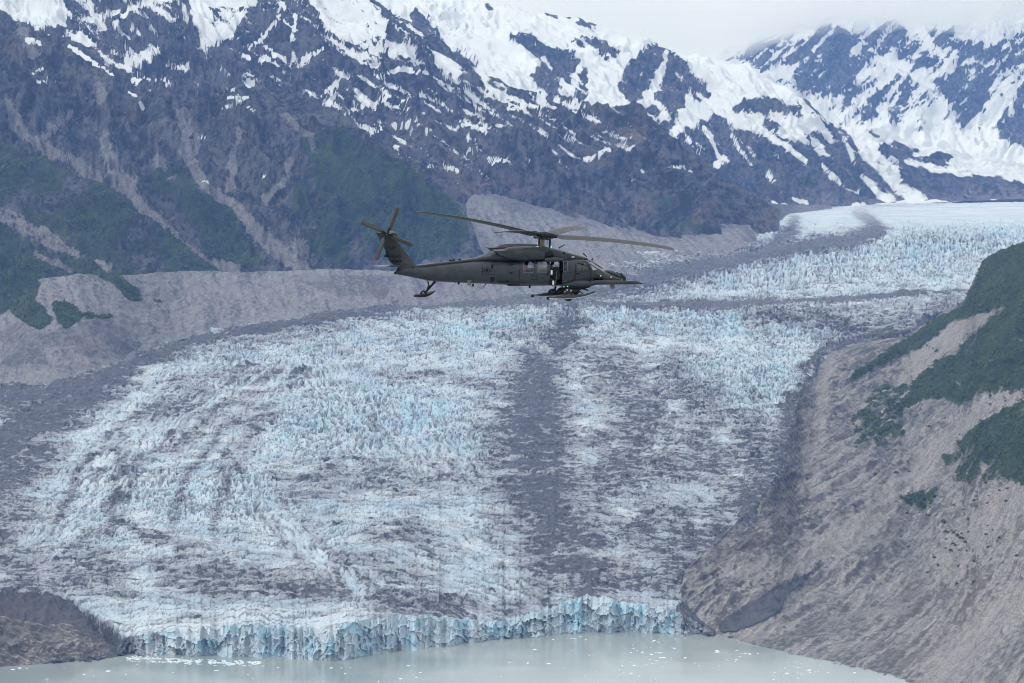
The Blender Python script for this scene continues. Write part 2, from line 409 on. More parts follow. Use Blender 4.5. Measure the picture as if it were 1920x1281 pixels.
face = np.clip(wA * (f1 < .3) * mod + zoneB * (fb_ < .35) + zoneC * (fc_ < .3) + .6 * serac * (bh > .5), 0, 1) * far
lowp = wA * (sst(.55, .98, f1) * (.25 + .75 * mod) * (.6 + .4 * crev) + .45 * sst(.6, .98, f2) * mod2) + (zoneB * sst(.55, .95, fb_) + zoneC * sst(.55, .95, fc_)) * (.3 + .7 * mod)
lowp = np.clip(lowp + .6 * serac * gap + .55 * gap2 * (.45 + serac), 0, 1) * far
# the ice dips under the banks and hillsides at its sides
_hc = np.array([(1240, 1110), (1290, 1066), (1340, 1020), (1400, 962), (1450, 900), (1480, 800), (1500, 728), (1530, 680), (1560, 655), (1620, 640), (1700, 628)], float)
_hd = g_dist(_hc[:, 1]); _hx = at(_hc[:, 0], _hc[:, 1], _hd)[:, 0]
xr = np.interp(D, np.r_[3700, _hd, 6600, 7200], np.r_[_hx[0] - 10, _hx, 900, 6000])
_bc = np.array([(-220, 800), (0, 722), (100, 722), (200, 700), (260, 668), (330, 640), (420, 616), (560, 598), (700, 580)], float)
_bD = g_dist(_bc[:, 1]); _bX = at(_bc[:, 0], _bc[:, 1], _bD)[:, 0]; _o = np.argsort(_bD)
xl = np.interp(D, np.r_[3700, 5200, _bD[_o]], np.r_[-3000, -2000, _bX[_o]])
dip = np.clip(X - xr - 4, 0, None) * .9 + np.clip(xl - 14 - X, 0, None) * .3
zoneL = sst(-6, 10, wpy - np.interp(wpx, [-200, 0, 60, 110, 170, 215, 240, 262], [1108, 1108, 1110, 1118, 1146, 1178, 1200, 1220])) * sst(268, 256, px0)
dip = dip + 70 * zoneL
h = h * np.exp(-dip / 12) - np.minimum(dip, 160)
fade = sst(0, 60, D - D[0:1])
Zf = Z + h * (.3 + .7 * fade)
# ice front: rows from the water up to the edge, broken in pillars and hollows
NF = 30
tf = np.linspace(0, 1, NF)[:, None]
depth = 12.0 * tf ** 2 + 2
edge = Zf[0]
sx = gx[None] * 1.0 + 9 * pn(gx[None] / 30, tf * 3, 70)
fl = 6 * (np.abs(pn(sx / 16, tf * 1.3 + gx[None] * 0, 71)) - .25) + 6 * pn(sx / 6, tf * 1.0 + 0 * gx[None], 72) + 9 * pn(sx / 45, tf * .8 + 0 * gx[None], 73)
ph_, pd_ = cells((gx[None] + 7 * pn(gx[None] / 25, tf * 2, 75)) / 15., tf * 3.2 + .6 * pn(gx[None] / 33, tf, 76) + 0 * gx[None], 13)
ph2_, pd2_ = cells(gx[None] / 34 + .4 * pn(gx[None] / 40, tf * 2, 77), tf * 1.0 + .5 * pn(gx[None] / 50, tf, 78) + 0 * gx[None], 17)
fl = .8 * fl + 12 * (ph2_ - .5) - 6 * (1 - sst(.02, .12, pd2_)) + 9 * (ph_ - .5) - 6 * (1 - sst(.02, .16, pd_))
slump = np.clip(pn(gx / 50, gx * 0, 74) * 2.6 + .3, 0, 1.3)[None]
Df = (D[0] - 14)[None] + depth + fl * np.sin(np.pi * np.clip(tf * .85 + .08, 0, 1)) - 16 * slump * (1 - tf) ** 2
Df = np.minimum(Df, D[0:1] - .3)
Zfr = -3 + (edge[None] + 3) * tf
Xf = (gx[None] - 960) / FPX / dyv[0:1] * Df
Pg = np.concatenate([np.stack([Xf, Df, Zfr], -1)[:-1], np.stack([X, D, Zf], -1)], 0)
ng = normals(Pg)
up = np.abs(ng[..., 2])
pad = lambda A, v=0.0: np.concatenate([np.full((NF - 1, len(gx)), v, np.float32), A], 0)
front = np.zeros(Pg.shape[:2], np.float32); front[:NF - 1] = 1
front = blur(front, 3)
pxg, pyg = pix(Pg)
patch = sst(-.15, .45, fbm(pxg / 120, pyg / 70, 3, 80))
blue = pad(face) * (.12 + .24 * pad(serac) + .25 * patch) + np.clip(.9 - up, 0, 1) * .35 * pad(serac + .3)
blue = blue + front * (.08 + .6 * sst(-.1, .4, fbm(pxg / 45, pyg / 40, 3, 82)) + .35 * sst(.2, .5, pn(pxg / 7, pyg / 45, 84)))
blue = blue + .5 * pad(gap * serac) * (pn(pxg / 40, pyg / 40, 83) > 0)
blue *= np.clip(1.5 - pad(D - 8000, 0) / 5000, .1, 1)
dirt = np.maximum(pad(moraine, 0), sst(0, 8, pad(dip)))
endd = np.interp(pxg, [200, 262, 320], [1, .5, 0]) * front
endr = np.interp(pxg, [1230, 1290, 1360], [0, .55, 1]) * np.maximum(front, sst(1090, 1130, pyg))
dirt = np.maximum(dirt, np.maximum(endd, endr))
crk = 1 - sst(.0, .10, np.abs(pn(pxg / 13 + .6 * pn(pxg / 20, pyg / 26, 91), pyg / 60, 90)))
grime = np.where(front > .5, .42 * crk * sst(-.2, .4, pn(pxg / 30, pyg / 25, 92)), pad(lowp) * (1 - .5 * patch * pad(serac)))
snowy = pad(sst(9500, 12000, D))
del s1, s2, sb, sc_, f1, f2, bh, bh2, h

def ice_material():
    m, t, b = mat_new('glacier_ice'); k = NB(t)
    bl, di, gr, sn = k.attr('mask')
    n1 = k.noise(.012, 4); n2 = k.noise(.07, 5, .62); n3 = k.noise(.3, 3, .6)
    fl = k.noise(.05, 4, .6, k.mapping((1.0, .22, 1.0), (0, 0, .5)))     # dust trails along the flow
    tr = k.noise(.06, 5, .65, k.mapping((.3, 1.0, 1.0)))                 # bands across the flow
    white = k.mix(k.ss(n1, .35, .65), (.35, .44, .505), (.50, .55, .585))
    col = k.mix(k.ss(k.m('ADD', bl, k.m('MULTIPLY', k.m('SUBTRACT', n2, .5), .5)), .1, 1.0), white, (.33, .52, .62))
    dust = k.mix(n2, (.20, .195, .215), (.31, .295, .315))
    f_dust = k.ss(k.m('ADD', k.m('MULTIPLY', di, 1.1), k.m('ADD', k.m('MULTIPLY', k.m('SUBTRACT', fl, .5), .9), k.m('MULTIPLY', k.m('SUBTRACT', tr, .5), .9))), .1, .75)
    col = k.mix(k.m('MULTIPLY', f_dust, k.m('SUBTRACT', .85, k.m('MULTIPLY', sn, .85))), col, dust)
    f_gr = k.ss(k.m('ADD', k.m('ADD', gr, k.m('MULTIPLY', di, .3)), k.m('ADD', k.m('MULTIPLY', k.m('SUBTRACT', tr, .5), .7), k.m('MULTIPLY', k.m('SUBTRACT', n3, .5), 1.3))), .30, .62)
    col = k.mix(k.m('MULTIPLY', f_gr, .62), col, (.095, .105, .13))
    rock = k.mix(k.ss(n3, .35, .65), (.032, .036, .046), (.088, .088, .10))
    f_r = k.ss(k.m('ADD', di, k.m('ADD', k.m('MULTIPLY', k.m('SUBTRACT', tr, .5), 1.2), k.m('MULTIPLY', k.m('SUBTRACT', n2, .5), 2.0))), .54, .8)
    col = k.mix(f_r, col, rock)
    col = k.mix(k.m('MULTIPLY', sn, .8), col, k.mix(k.ss(k.noise(.012, 5, .65, k.mapping((.35, 1, 1))), .4, .62), (.55, .59, .64), (.34, .39, .46)))
    k.link(col, b.inputs['Base Color'])
    b.inputs['Roughness'].default_value = .62
    b.inputs['Specular IOR Level'].default_value = .3
    k.link(k.bump(k.m('ADD', n2, k.m('MULTIPLY', n3, .6)), 3.0, .7), b.inputs['Normal'])
    return m
M_ICE = ice_material()
gl = mesh_from('glacier', Pg, grid_quads(*Pg.shape[:2]), M_ICE, {'mask': np.stack([np.clip(blue, 0, 1.2), dirt, grime, snowy], -1)}, smooth=False)
tag(gl, kind='structure')

# ================================================================== LAND
def relief(P, k, amp, lam, seed, edge=(.15, .35), warp=.5, fine=1.0, uv=None):
    """push a sheet out along its own normal by gullies that run down it; k leans them sideways"""
    N = normals(soften(P, 8)); N *= np.sign(-N[..., 1:2]) ; 
    u = P[..., 0] + k * P[..., 2]; v = P[..., 2] * 1.5 + .25 * P[..., 1]
    if uv is not None: u, v = uv
    u = u + warp * lam * fbm(u / (2.2 * lam), v / (2.2 * lam), 2, seed + 1)
    v = v + warp * lam * fbm(u / (2.2 * lam), v / (2.2 * lam), 2, seed + 2)
    g1 = ridged(u / lam, v / (3.2 * lam), 3, seed + 3)
    g2 = ridged(u / (lam * .36), v / (lam * .9), 3, seed + 5)
    g3 = ridged(u / (lam * .13), v / (lam * .26), 2, seed + 7)
    n4 = fbm(P[..., 0] / 14, v / 14, 2, seed + 9)
    nr = P.shape[0]; t = np.linspace(0, 1, nr)[:, None]
    wt = np.minimum(edge[0] + (1 - edge[0]) * sst(0, .2, t), edge[1] + (1 - edge[1]) * sst(0, .2, 1 - t))
    hgt = np.abs(P[:, :, 2].max(0) - P[:, :, 2].min(0))[None]; wt = wt * np.clip(hgt / (4.0 * amp), 0, 1)
    g4 = ridged(u / (lam * .06), v / (lam * .10), 2, seed + 8)
    d = amp * (g4 - .35) * .16 * fine * wt + amp * ((g1 - .35) * 1.0 + (g2 - .35) * .75 + (g3 - .35) * .38 * fine) * wt + 2.4 * fine * n4 * np.clip(hgt / 60, 0, 1)
    lows = (.45 - g1) * .6 + (.4 - g2) * .6 + (.4 - g3) * .3
    return P + N * d[..., None], lows

def land(name, P, mask, mat, relief_tint=1.6):
    up = np.abs(normals(P)[..., 2]); up = up - blur(up, 14)           # relief shading put into colour: pale rubble on ledges, dark rock on steep faces
    mask = mask.copy(); mask[..., 2] += relief_tint * up
    o = mesh_from(name, P, grid_quads(*P.shape[:2]), mat, {'mask': np.clip(mask, -1, 1.5)})
    return tag(o, kind='structure')

M_HILL = rock_mat('brown_grey_rock', (.09, .087, .088), (.215, .203, .195), (.285, .265, .25), fine=2.2, bump=1.3, fall=R(31.5), along=.09)
M_BANK = rock_mat('pale_gravel', (.085, .085, .095), (.175, .17, .178), (.205, .195, .202), fine=2.0, bump=.7)
M_NEAR = rock_mat('valley_rock', (.014, .015, .019), (.098, .096, .10), (.185, .175, .175), fine=1.3, bump=1.6)
M_FAR = rock_mat('alpine_rock', (.012, .013, .017), (.095, .092, .10), (.14, .115, .12), fine=1.0, bump=1.6)

# ---- right hillside
HT = [(1240, 1110), (1290, 1066), (1340, 1020), (1400, 962), (1450, 900), (1480, 800), (1500, 728), (1530, 680), (1560, 655), (1620, 640), (1700, 628), (1760, 592), (1810, 562), (1840, 490), (1870, 474), (1920, 455), (2050, 400), (2250, 340)]
def hD(x, y):
    if x <= 1700: return float(g_dist(y)) + 8
    return float(np.interp(x, [1700, 1810, 1840, 1920, 2250], [float(g_dist(628)) + 8, 6150, 5900, 5500, 4700]))
top = [(x, y, hD(x, y)) for x, y in HT]
WL = [(1240, 1192), (1300, 1188), (1345, 1192), (1420, 1216), (1500, 1236), (1600, 1256), (1660, 1270), (1700, 1283), (1800, 1320), (1950, 1380), (2250, 1500)]
wl = [(x, y, float(dist_at(y, -2.0))) for x, y in WL]
back = [(x + 10, y + 30, d + 500) for x, y, d in top]
P = sheet([wl, top, back], 1284, 2090, 2.5, [360, 12], 6)
nb = 360
t = np.linspace(0, 1, nb)[:, None, None]
# keep the slope hollow near the shore, rounder above
P[:nb, :, 2] += (14 * np.sin(np.pi * t[..., 0]) + 18 * np.sin(np.pi * t[..., 0]) * sst(1450, 1700, pix(P[:nb])[0]))
acr = .85 * P[..., 0] - .52 * P[..., 1]; alo = .5 * P[..., 0] + .82 * P[..., 1] + .29 * P[..., 2]
P, lows = relief(P, 0, 17, 190, 100, (.06, .12), .35, 1.2, (acr, alo * .6))
px, py = pix(P)
wx = px + 10 * fbm(P[..., 0] / 60, P[..., 2] / 60, 4, 130); wy_ = py + 10 * fbm(P[..., 0] / 60, P[..., 2] / 60, 4, 133)
veg = patches(wx, wy_, [
    (1, [(1925, 440), (1840, 488), (1812, 568), (1740, 610), (1690, 640), (1640, 670), (1600, 700), (1590, 715), (1640, 690), (1720, 655), (1800, 600), (1850, 590), (1950, 560), (2300, 500), (2300, 300)]),
    (1, [(1950, 560), (1860, 600), (1800, 650), (1740, 690), (1710, 720), (1690, 760), (1700, 765), (1760, 745), (1800, 765), (1850, 720), (1950, 680), (2300, 600), (2300, 480)]),
    (1, [(1950, 745), (1890, 760), (1840, 790), (1800, 830), (1780, 850), (1840, 835), (1870, 870), (1895, 905), (1950, 920), (2300, 900), (2300, 700)]),
    (.9, [(1680, 940), (1720, 925), (1760, 915), (1755, 940), (1730, 965), (1700, 945)]),
    (.62, [(1830, 730), (1950, 670), (1950, 745), (1860, 740)]),
    (.5, [(1640, 720), (1700, 720), (1700, 830), (1600, 850), (1590, 790)]),
    (.5, [(1760, 860), (1860, 830), (1890, 900), (1800, 920)]),
])
veg = np.maximum(blur(veg, 7) + 1.0 * fbm(acr / 30, alo / 50, 4, 141) * blur((veg > 0) * 1.0, 6), .47 * sst(.1, .5, fbm(P[..., 0] / 30, P[..., 2] / 18, 3, 140)) * sst(1560, 1700, px) * sst(1080, 950, py))
dk = patches(wx, wy_, [(1, [(1345, 1172), (1390, 1140), (1440, 1112), (1490, 1082), (1545, 1062), (1515, 1085), (1478, 1115), (1470, 1140), (1420, 1170), (1385, 1188), (1350, 1186)])])
st = fbm(acr / 14, alo / 150, 5, 150, .6)
scree = .42 + 1.3 * st + .3 * fbm(P[..., 0] / 120, P[..., 2] / 120, 2, 153)
scree = np.maximum(scree, streaks(wx, wy_, [(1.0, [(1850, 590, 12), (1770, 640, 22), (1720, 680, 26), (1690, 730, 14)]), (1.0, [(1950, 720, 20), (1850, 760, 26), (1780, 830, 26), (1700, 900, 26), (1600, 1000, 30), (1480, 1060, 26), (1360, 1080, 16)]),
                                        (.9, [(1950, 900, 40), (1860, 960, 46), (1780, 1060, 40)]), (.9, [(1960, 1080, 40), (1850, 1180, 46), (1760, 1280, 46)]), (.8, [(1560, 680, 14), (1540, 740, 20), (1530, 830, 26), (1500, 920, 20)])]))
brown = np.clip(streaks(wx, wy_, [(1, [(1950, 1060, 50), (1850, 1120, 60), (1740, 1210, 60)]), (.8, [(1720, 1120, 26), (1720, 1190, 26)])]) * .9, 0, 1)
P[..., 2] += 1.0 * fbm(P[..., 0] / 6, P[..., 1] / 9, 2, 171) + 0.9 * (ridged(acr / 16, alo / 40, 2, 173) - .3)
P[..., 2] += np.where(veg > .5, 1.5 + 1.6 * fbm(P[..., 0] / 9, P[..., 1] / 12 + P[..., 2] / 9, 2, 160), 0)
m = np.stack([0 * px, veg, np.where(dk > .5, 0, np.clip(scree, 0, 1)), np.where(dk > .5, 0, brown * .8)], -1)
hill_P, hill_veg, hill_px, hill_py = P[:nb].copy(), veg[:nb].copy(), px[:nb].copy(), py[:nb].copy()
dark_sed = dk
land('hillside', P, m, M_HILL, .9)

# ---- dark silt lens on the hillside and moraine mounds at the left shore
M_SILT = rock_mat('dark_silt', (.055, .057, .065), (.085, .085, .095), (.07, .07, .08), fine=1.6, bump=.35)
idx = dk[:nb] > .5
nrm = normals(P)
q = grid_quads(*P.shape[:2]); f = dk.ravel() > .5
qs = q[f[q].all(1)]
used, inv = np.unique(qs, return_inverse=True)
off = (P - 1.6 * nrm * np.sign(nrm[..., 1:2])).reshape(-1, 3)[used]
lens = mesh_from('silt_bank', off, inv.reshape(-1, 4), M_SILT, {'mask': np.zeros((len(used), 4))})
tag(lens, kind='structure')

def mound(name, wl, top, x0, x1, dd, mat, amp, seed, k, lam=60):
    a = [(x, y, float(dist_at(y, -2.0))) for x, y in wl]
    ax = np.array(wl)
    b = [(x, y, float(dist_at(np.interp(x, ax[:, 0], ax[:, 1]), 0)) + dd) for x, y in top]
    c = [(x, y + 25, d + 120) for x, y, d in b]
    P = sheet([a, b, c], x0, x1, 2.0, [80, 12], 3)
    tt = np.linspace(0, 1, 80)[:, None]
    P[:80, :, 2] += 7 * np.sin(np.pi * tt)
    P, lows = relief(P, k, amp, lam, seed, (.05, .3), .6)
    px, py = pix(P)
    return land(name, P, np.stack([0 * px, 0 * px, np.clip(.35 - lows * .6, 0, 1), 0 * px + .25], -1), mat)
mound('moraine', [(-200, 1246), (0, 1243), (180, 1240), (215, 1238), (245, 1230), (262, 1225)], [(-200, 1108), (0, 1110), (60, 1112), (110, 1122), (170, 1150), (215, 1182), (240, 1205), (262, 1224)], -140, 262, 190, M_SILT, 9, 200, 1.2, 90)
mound('rock_knoll', [(-200, 1262), (0, 1254), (60, 1250), (130, 1244), (190, 1239), (219, 1236)], [(-200, 1150), (0, 1156), (40, 1166), (64, 1168), (90, 1176), (115, 1170), (150, 1182), (180, 1194), (204, 1214), (219, 1235)], -140, 219, 70, M_HILL, 10, 220, 1.4, 70)

# ---- pale gravel bank along the left side
BB = [(-220, 800), (0, 722), (100, 722), (200, 700), (260, 668), (330, 640), (420, 616), (560, 598), (700, 580), (850, 570), (1000, 558), (1100, 546), (1200, 524), (1300, 497), (1400, 462), (1450, 430), (1480, 402), (1560, 392)]
BT = [(-220, 640), (0, 592), (40, 560), (52, 540), (75, 523), (150, 514), (222, 519), (240, 516), (340, 508), (480, 511), (620, 504), (740, 508), (790, 496), (830, 452), (860, 400), (885, 366), (930, 364), (1000, 385), (1080, 400), (1160, 405), (1200, 418), (1250, 424), (1290, 424), (1340, 412), (1390, 398), (1425, 380), (1480, 384), (1560, 386)]
bb = [(x, y, float(g_dist(y)) + 12 - 0) for x, y in BB]
bx = np.array(bb)
def bD(x, y):
    b0 = float(np.interp(x, bx[:, 0], bx[:, 2]))
    return b0 + float(np.interp(x, [-220, 0, 222, 740, 790, 840, 870, 1000, 1200, 1420, 1560], [520, 480, 420, 330, 420, 900, 1250, 1500, 1500, 900, 300]))
bt = [(x, y, bD(x, y)) for x, y in BT]
bk = [(x, y + 25, d + 260) for x, y, d in bt]
P = sheet([bb, bt, bk], -120, 1560, 2.8, [110, 10], 3)
P, lows = relief(P, .9, 8, 90, 300, (.05, .2), .5, .6)
px, py = pix(P)
wx = px + 9 * fbm(P[..., 0] / 60, P[..., 2] / 60, 4, 330); wy_ = py + 9 * fbm(P[..., 0] / 60, P[..., 2] / 60, 4, 333)
veg = patches(wx, wy_, [
    (1, [(-220, 500), (60, 515), (75, 535), (62, 560), (100, 600), (80, 620), (40, 600), (0, 570), (-220, 620)]),
    (1, [(205, 505), (232, 525), (260, 545), (270, 565), (240, 560), (215, 535), (185, 515)]), (1, [(95, 565), (140, 570), (155, 590), (125, 618), (108, 600)]),
    (.9, [(40, 575), (75, 600), (70, 618), (45, 605)]), (.7, [(150, 585), (215, 590), (200, 600), (160, 598)]), (.8, [(285, 555), (305, 563), (295, 568)]), (.6, [(115, 630), (135, 632), (125, 636)]),
])
veg = blur(veg, 2) + .4 * fbm(P[..., 0] / 26, P[..., 2] / 18, 3, 341) * (veg > 0)
tpy = np.interp(wx, [b_[0] for b_ in BT], [b_[1] for b_ in BT])
scree = np.where(px > 780, .62, .74) + .95 * fbm((P[..., 0] + .6 * P[..., 2]) / 14, P[..., 2] / 80, 4, 340, .6) - sst(760, 860, px) * sst(34, -4, wy_ - tpy) - .9 * patches(wx, wy_, [(.8, [(60, 640), (190, 590), (280, 640), (220, 680), (140, 660)]), (.7, [(0, 620), (70, 600), (90, 680), (10, 690)]), (.75, [(550, 516), (735, 518), (730, 560), (640, 556), (590, 540)])])
m = np.stack([0 * px, veg, np.clip(scree, 0, 1), .3 * sst(.0, .4, fbm(P[..., 0] / 90, P[..., 2] / 50, 2, 345))], -1)
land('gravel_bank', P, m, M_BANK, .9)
bank_P, bank_veg = P[:110].copy(), veg[:110].copy()

# ---- green spur low on the left
def foot(px_, off):
    return float(np.interp(px_, [b[0] for b in bt], [b[2] for b in bt])) + off
S0 = [(-260, 660, 6300), (0, 610, 6290), (75, 560, 6380), (230, 540, 6400), (420, 530, foot(420, 120)), (520, 530, foot(520, 150))]
S1 = [(-260, 200, 7900), (-60, 248, 7650), (20, 275, 7500), (100, 310, 7350), (180, 345, 7250), (260, 400, 7150), (330, 446, 7050), (390, 495, 6950), (430, 520, 6900), (520, 560, 6900)]
P = sheet([S0, S1, [(x, y + 40, d + 350) for x, y, d in S1]], -120, 520, 2.6, [160, 12], 5)
P, lows = relief(P, .8, 36, 190, 400, (.2, .25), .6)
px, py = pix(P)
wx = px + 12 * fbm(P[..., 0] / 70, P[..., 2] / 70, 4, 430); wy_ = py + 12 * fbm(P[..., 0] / 70, P[..., 2] / 70, 4, 433)
scree = streaks(wx, wy_, [(1.2, [(-40, 385, 8), (20, 412, 12), (70, 440, 12), (110, 465, 8), (140, 478, 4)]), (1.1, [(80, 430, 4), (150, 480, 5)]), (1.1, [(66, 470, 3), (110, 495, 5), (130, 508, 4)]), (1.1, [(180, 492, 5), (205, 505, 9)])])
rk = streaks(wx, wy_, [(1, [(230, 480, 16), (260, 430, 24), (275, 410, 16)]), (.9, [(40, 370, 22), (90, 390, 22)]), (.8, [(250, 490, 22), (290, 500, 18)]), (.7, [(120, 330, 16), (180, 370, 18)])])
veg = .85 + .9 * fbm(P[..., 0] / 90, P[..., 2] / 70, 4, 440) - .75 * rk - scree
m = np.stack([0 * px, np.clip(veg, 0, 1), np.clip(scree, 0, 1), 0 * px], -1)
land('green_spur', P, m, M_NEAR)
spur_P, spur_veg = P[:160].copy(), veg[:160].copy()

# ---- left mountain
A0 = [(-260, 560, 7000), (150, 540, 7050), (420, 535, foot(420, 200)), (620, 530, foot(620, 200)), (760, 525, foot(740, 200)), (900, 480, 7500)]
A1 = [(-260, -60, 9200), (-120, -20, 9100), (0, 25, 9000), (60, 55, 8900), (130, 78, 8800), (190, 118, 8700), (240, 152, 8650), (330, 180, 8600), (400, 190, 8600), (470, 178, 8550), (540, 178, 8500), (600, 196, 8400), (660, 232, 8300), (720, 275, 8200), (770, 312, 8100),
      (830, 352, 7950), (868, 388, 7750), (885, 420, 7600), (905, 482, 7500)]
P = sheet([A0, A1, [(x + 8, y + 45, d + 500) for x, y, d in A1]], -120, 905, 2.6, [215, 14], 6)
P, lows = relief(P, .55, 80, 330, 500, (.2, .22), .6)
px, py = pix(P)
wx = px + 12 * fbm(P[..., 0] / 80, P[..., 2] / 80, 4, 530); wy_ = py + 12 * fbm(P[..., 0] / 80, P[..., 2] / 80, 4, 533)
scree = streaks(wx, wy_, [
    (1.0, [(10, 190, 6), (30, 230, 9), (70, 275, 8), (130, 300, 10), (180, 330, 12)]), (1.1, [(185, 170, 8), (198, 210, 8), (190, 250, 7), (210, 300, 12), (230, 350, 12), (290, 410, 8), (340, 460, 10), (390, 490, 10), (440, 505, 10)]),
    (1.1, [(345, 210, 10), (345, 260, 8), (355, 300, 8), (385, 350, 10), (430, 380, 8), (480, 430, 10), (530, 480, 12), (560, 500, 14)]), (.9, [(450, 240, 6), (440, 290, 6), (430, 350, 8)]), (.8, [(370, 250, 6), (362, 290, 6)]),
    (.9, [(535, 220, 8), (580, 255, 8), (600, 300, 5)]), (.8, [(545, 300, 8), (530, 345, 8), (500, 370, 8)]), (.7, [(130, 210, 10), (80, 260, 12)]), (.8, [(590, 430, 10), (560, 470, 16)]), (.9, [(300, 300, 16), (320, 330, 12)]), (.8, [(40, 60, 12), (60, 100, 12)]),
    (.7, [(220, 310, 14), (250, 345, 16)])])
veg = patches(wx, wy_, [
    (.9, [(270, 330), (330, 300), (360, 345), (420, 380), (460, 430), (500, 500), (400, 500), (370, 440), (330, 380), (280, 360)]),
    (1, [(560, 260), (640, 240), (720, 285), (790, 330), (860, 385), (880, 430), (860, 470), (770, 500), (720, 480), (660, 440), (620, 420), (590, 330)]),
    (.62, [(60, 200), (140, 220), (130, 260), (70, 250)]), (.7, [(150, 270), (190, 255), (190, 280), (160, 280)]), (.55, [(250, 260), (310, 280), (290, 300), (250, 290)]), (.8, [(-250, 280), (60, 300), (60, 420), (-250, 420)]),
    (.72, [(560, 330), (620, 420), (690, 470), (640, 500), (580, 470), (540, 400)])])
veg = blur(veg, 7) - .08 + 1.1 * fbm(P[..., 0] / 80, P[..., 2] / 60, 4, 540) * blur((veg > 0) * 1.0, 5) - scree * .6
veg = veg + .1
snow = streaks(wx, wy_, [(1, [(48, 78, 5), (72, 80, 3)]), (.9, [(68, 138, 4), (84, 132, 2)]), (.9, [(74, 154, 3), (104, 154, 2)]), (1, [(90, 66, 3), (140, 90, 4), (200, 132, 5), (215, 140, 4)]), (1, [(230, 150, 4), (275, 140, 4)]), (1, [(244, 172, 3), (255, 180, 3)]),
                           (1, [(260, 195, 3), (268, 210, 3)]), (1, [(265, 162, 4), (280, 168, 2)]), (1, [(422, 206, 4), (438, 200, 3)]), (1, [(446, 190, 4), (466, 183, 2.5)]), (.9, [(432, 186, 3), (452, 178, 2)]), (.9, [(462, 204, 2.5), (476, 210, 2)]), (.9, [(380, 340, 3), (395, 345, 3)]), (.9, [(490, 330, 2), (500, 328, 2)]), (.8, [(370, 262, 3), (380, 258, 2)])], .8)
snow = snow + (1.2 * fbm(P[..., 0] / 34, P[..., 2] / 22, 4, 560) + .1) * sst(.05, .4, snow)
heath = sst(.0, .5, fbm(P[..., 0] / 150, P[..., 2] / 90, 3, 550)) * sst(330, 200, py)
m = np.stack([snow, np.clip(veg, 0, 1), np.clip(1.25 * scree + .4 * lows, 0, 1.2), .6 * heath], -1)
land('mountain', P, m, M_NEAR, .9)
left_P, left_veg = P[:215].copy(), veg[:215].copy()

# ---- snowy central massif
B0 = [(-260, 300, 9300), (300, 330, 9000), (700, 420, 8700), (900, 430, 8500), (1100, 460, 8600), (1250, 480, 8700), (1350, 475, 8900), (1430, 460, 9200), (1460, 450, 9300)]
B1 = [(-260, -110, 11800), (0, -110, 11800), (110, -90, 11500), (400, -110, 11300), (560, -70, 11000), (660, -30, 10800), (720, 10, 10600), (790, 70, 10450), (850, 112, 10300), (910, 140, 10150), (960, 163, 10050), (1040, 182, 9950), (1100, 196, 9900), (1180, 210, 9850),
      (1230, 248, 9800), (1290, 290, 9750), (1340, 330, 9700), (1390, 356, 9650), (1425, 380, 9600), (1460, 396, 9600)]
P = sheet([B0, B1, [(x + 6, y + 40, d + 500) for x, y, d in B1]], -120, 1460, 2.6, [230, 12], 5)
P, lows = relief(P, 1.15, 90, 360, 600, (.2, .3), .65)
px, py = pix(P)
wx = px + 12 * fbm(P[..., 0] / 90, P[..., 2] / 90, 4, 630); wy_ = py + 12 * fbm(P[..., 0] / 90, P[..., 2] / 90, 4, 633)
sn = patches(wx, wy_, [
    (1.2, [(-260, -200), (126, -200), (118, 50), (60, 55), (0, 22), (-260, -60)]),
    (1.2, [(345, -150), (520, -150), (485, -10), (452, 40), (420, 75), (382, 94), (370, 60), (352, 5)]),
    (1.1, [(556, -60), (660, -40), (700, 10), (740, 60), (700, 70), (640, 66), (600, 40)]), (.95, [(225, 115), (280, 85), (310, 95), (260, 130), (232, 136)]),
    (1.0, [(640, 60), (700, 80), (790, 80), (785, 104), (740, 112), (690, 100), (645, 80)]), (1.0, [(810, 96), (850, 110), (870, 140), (850, 150), (820, 130)]),
])
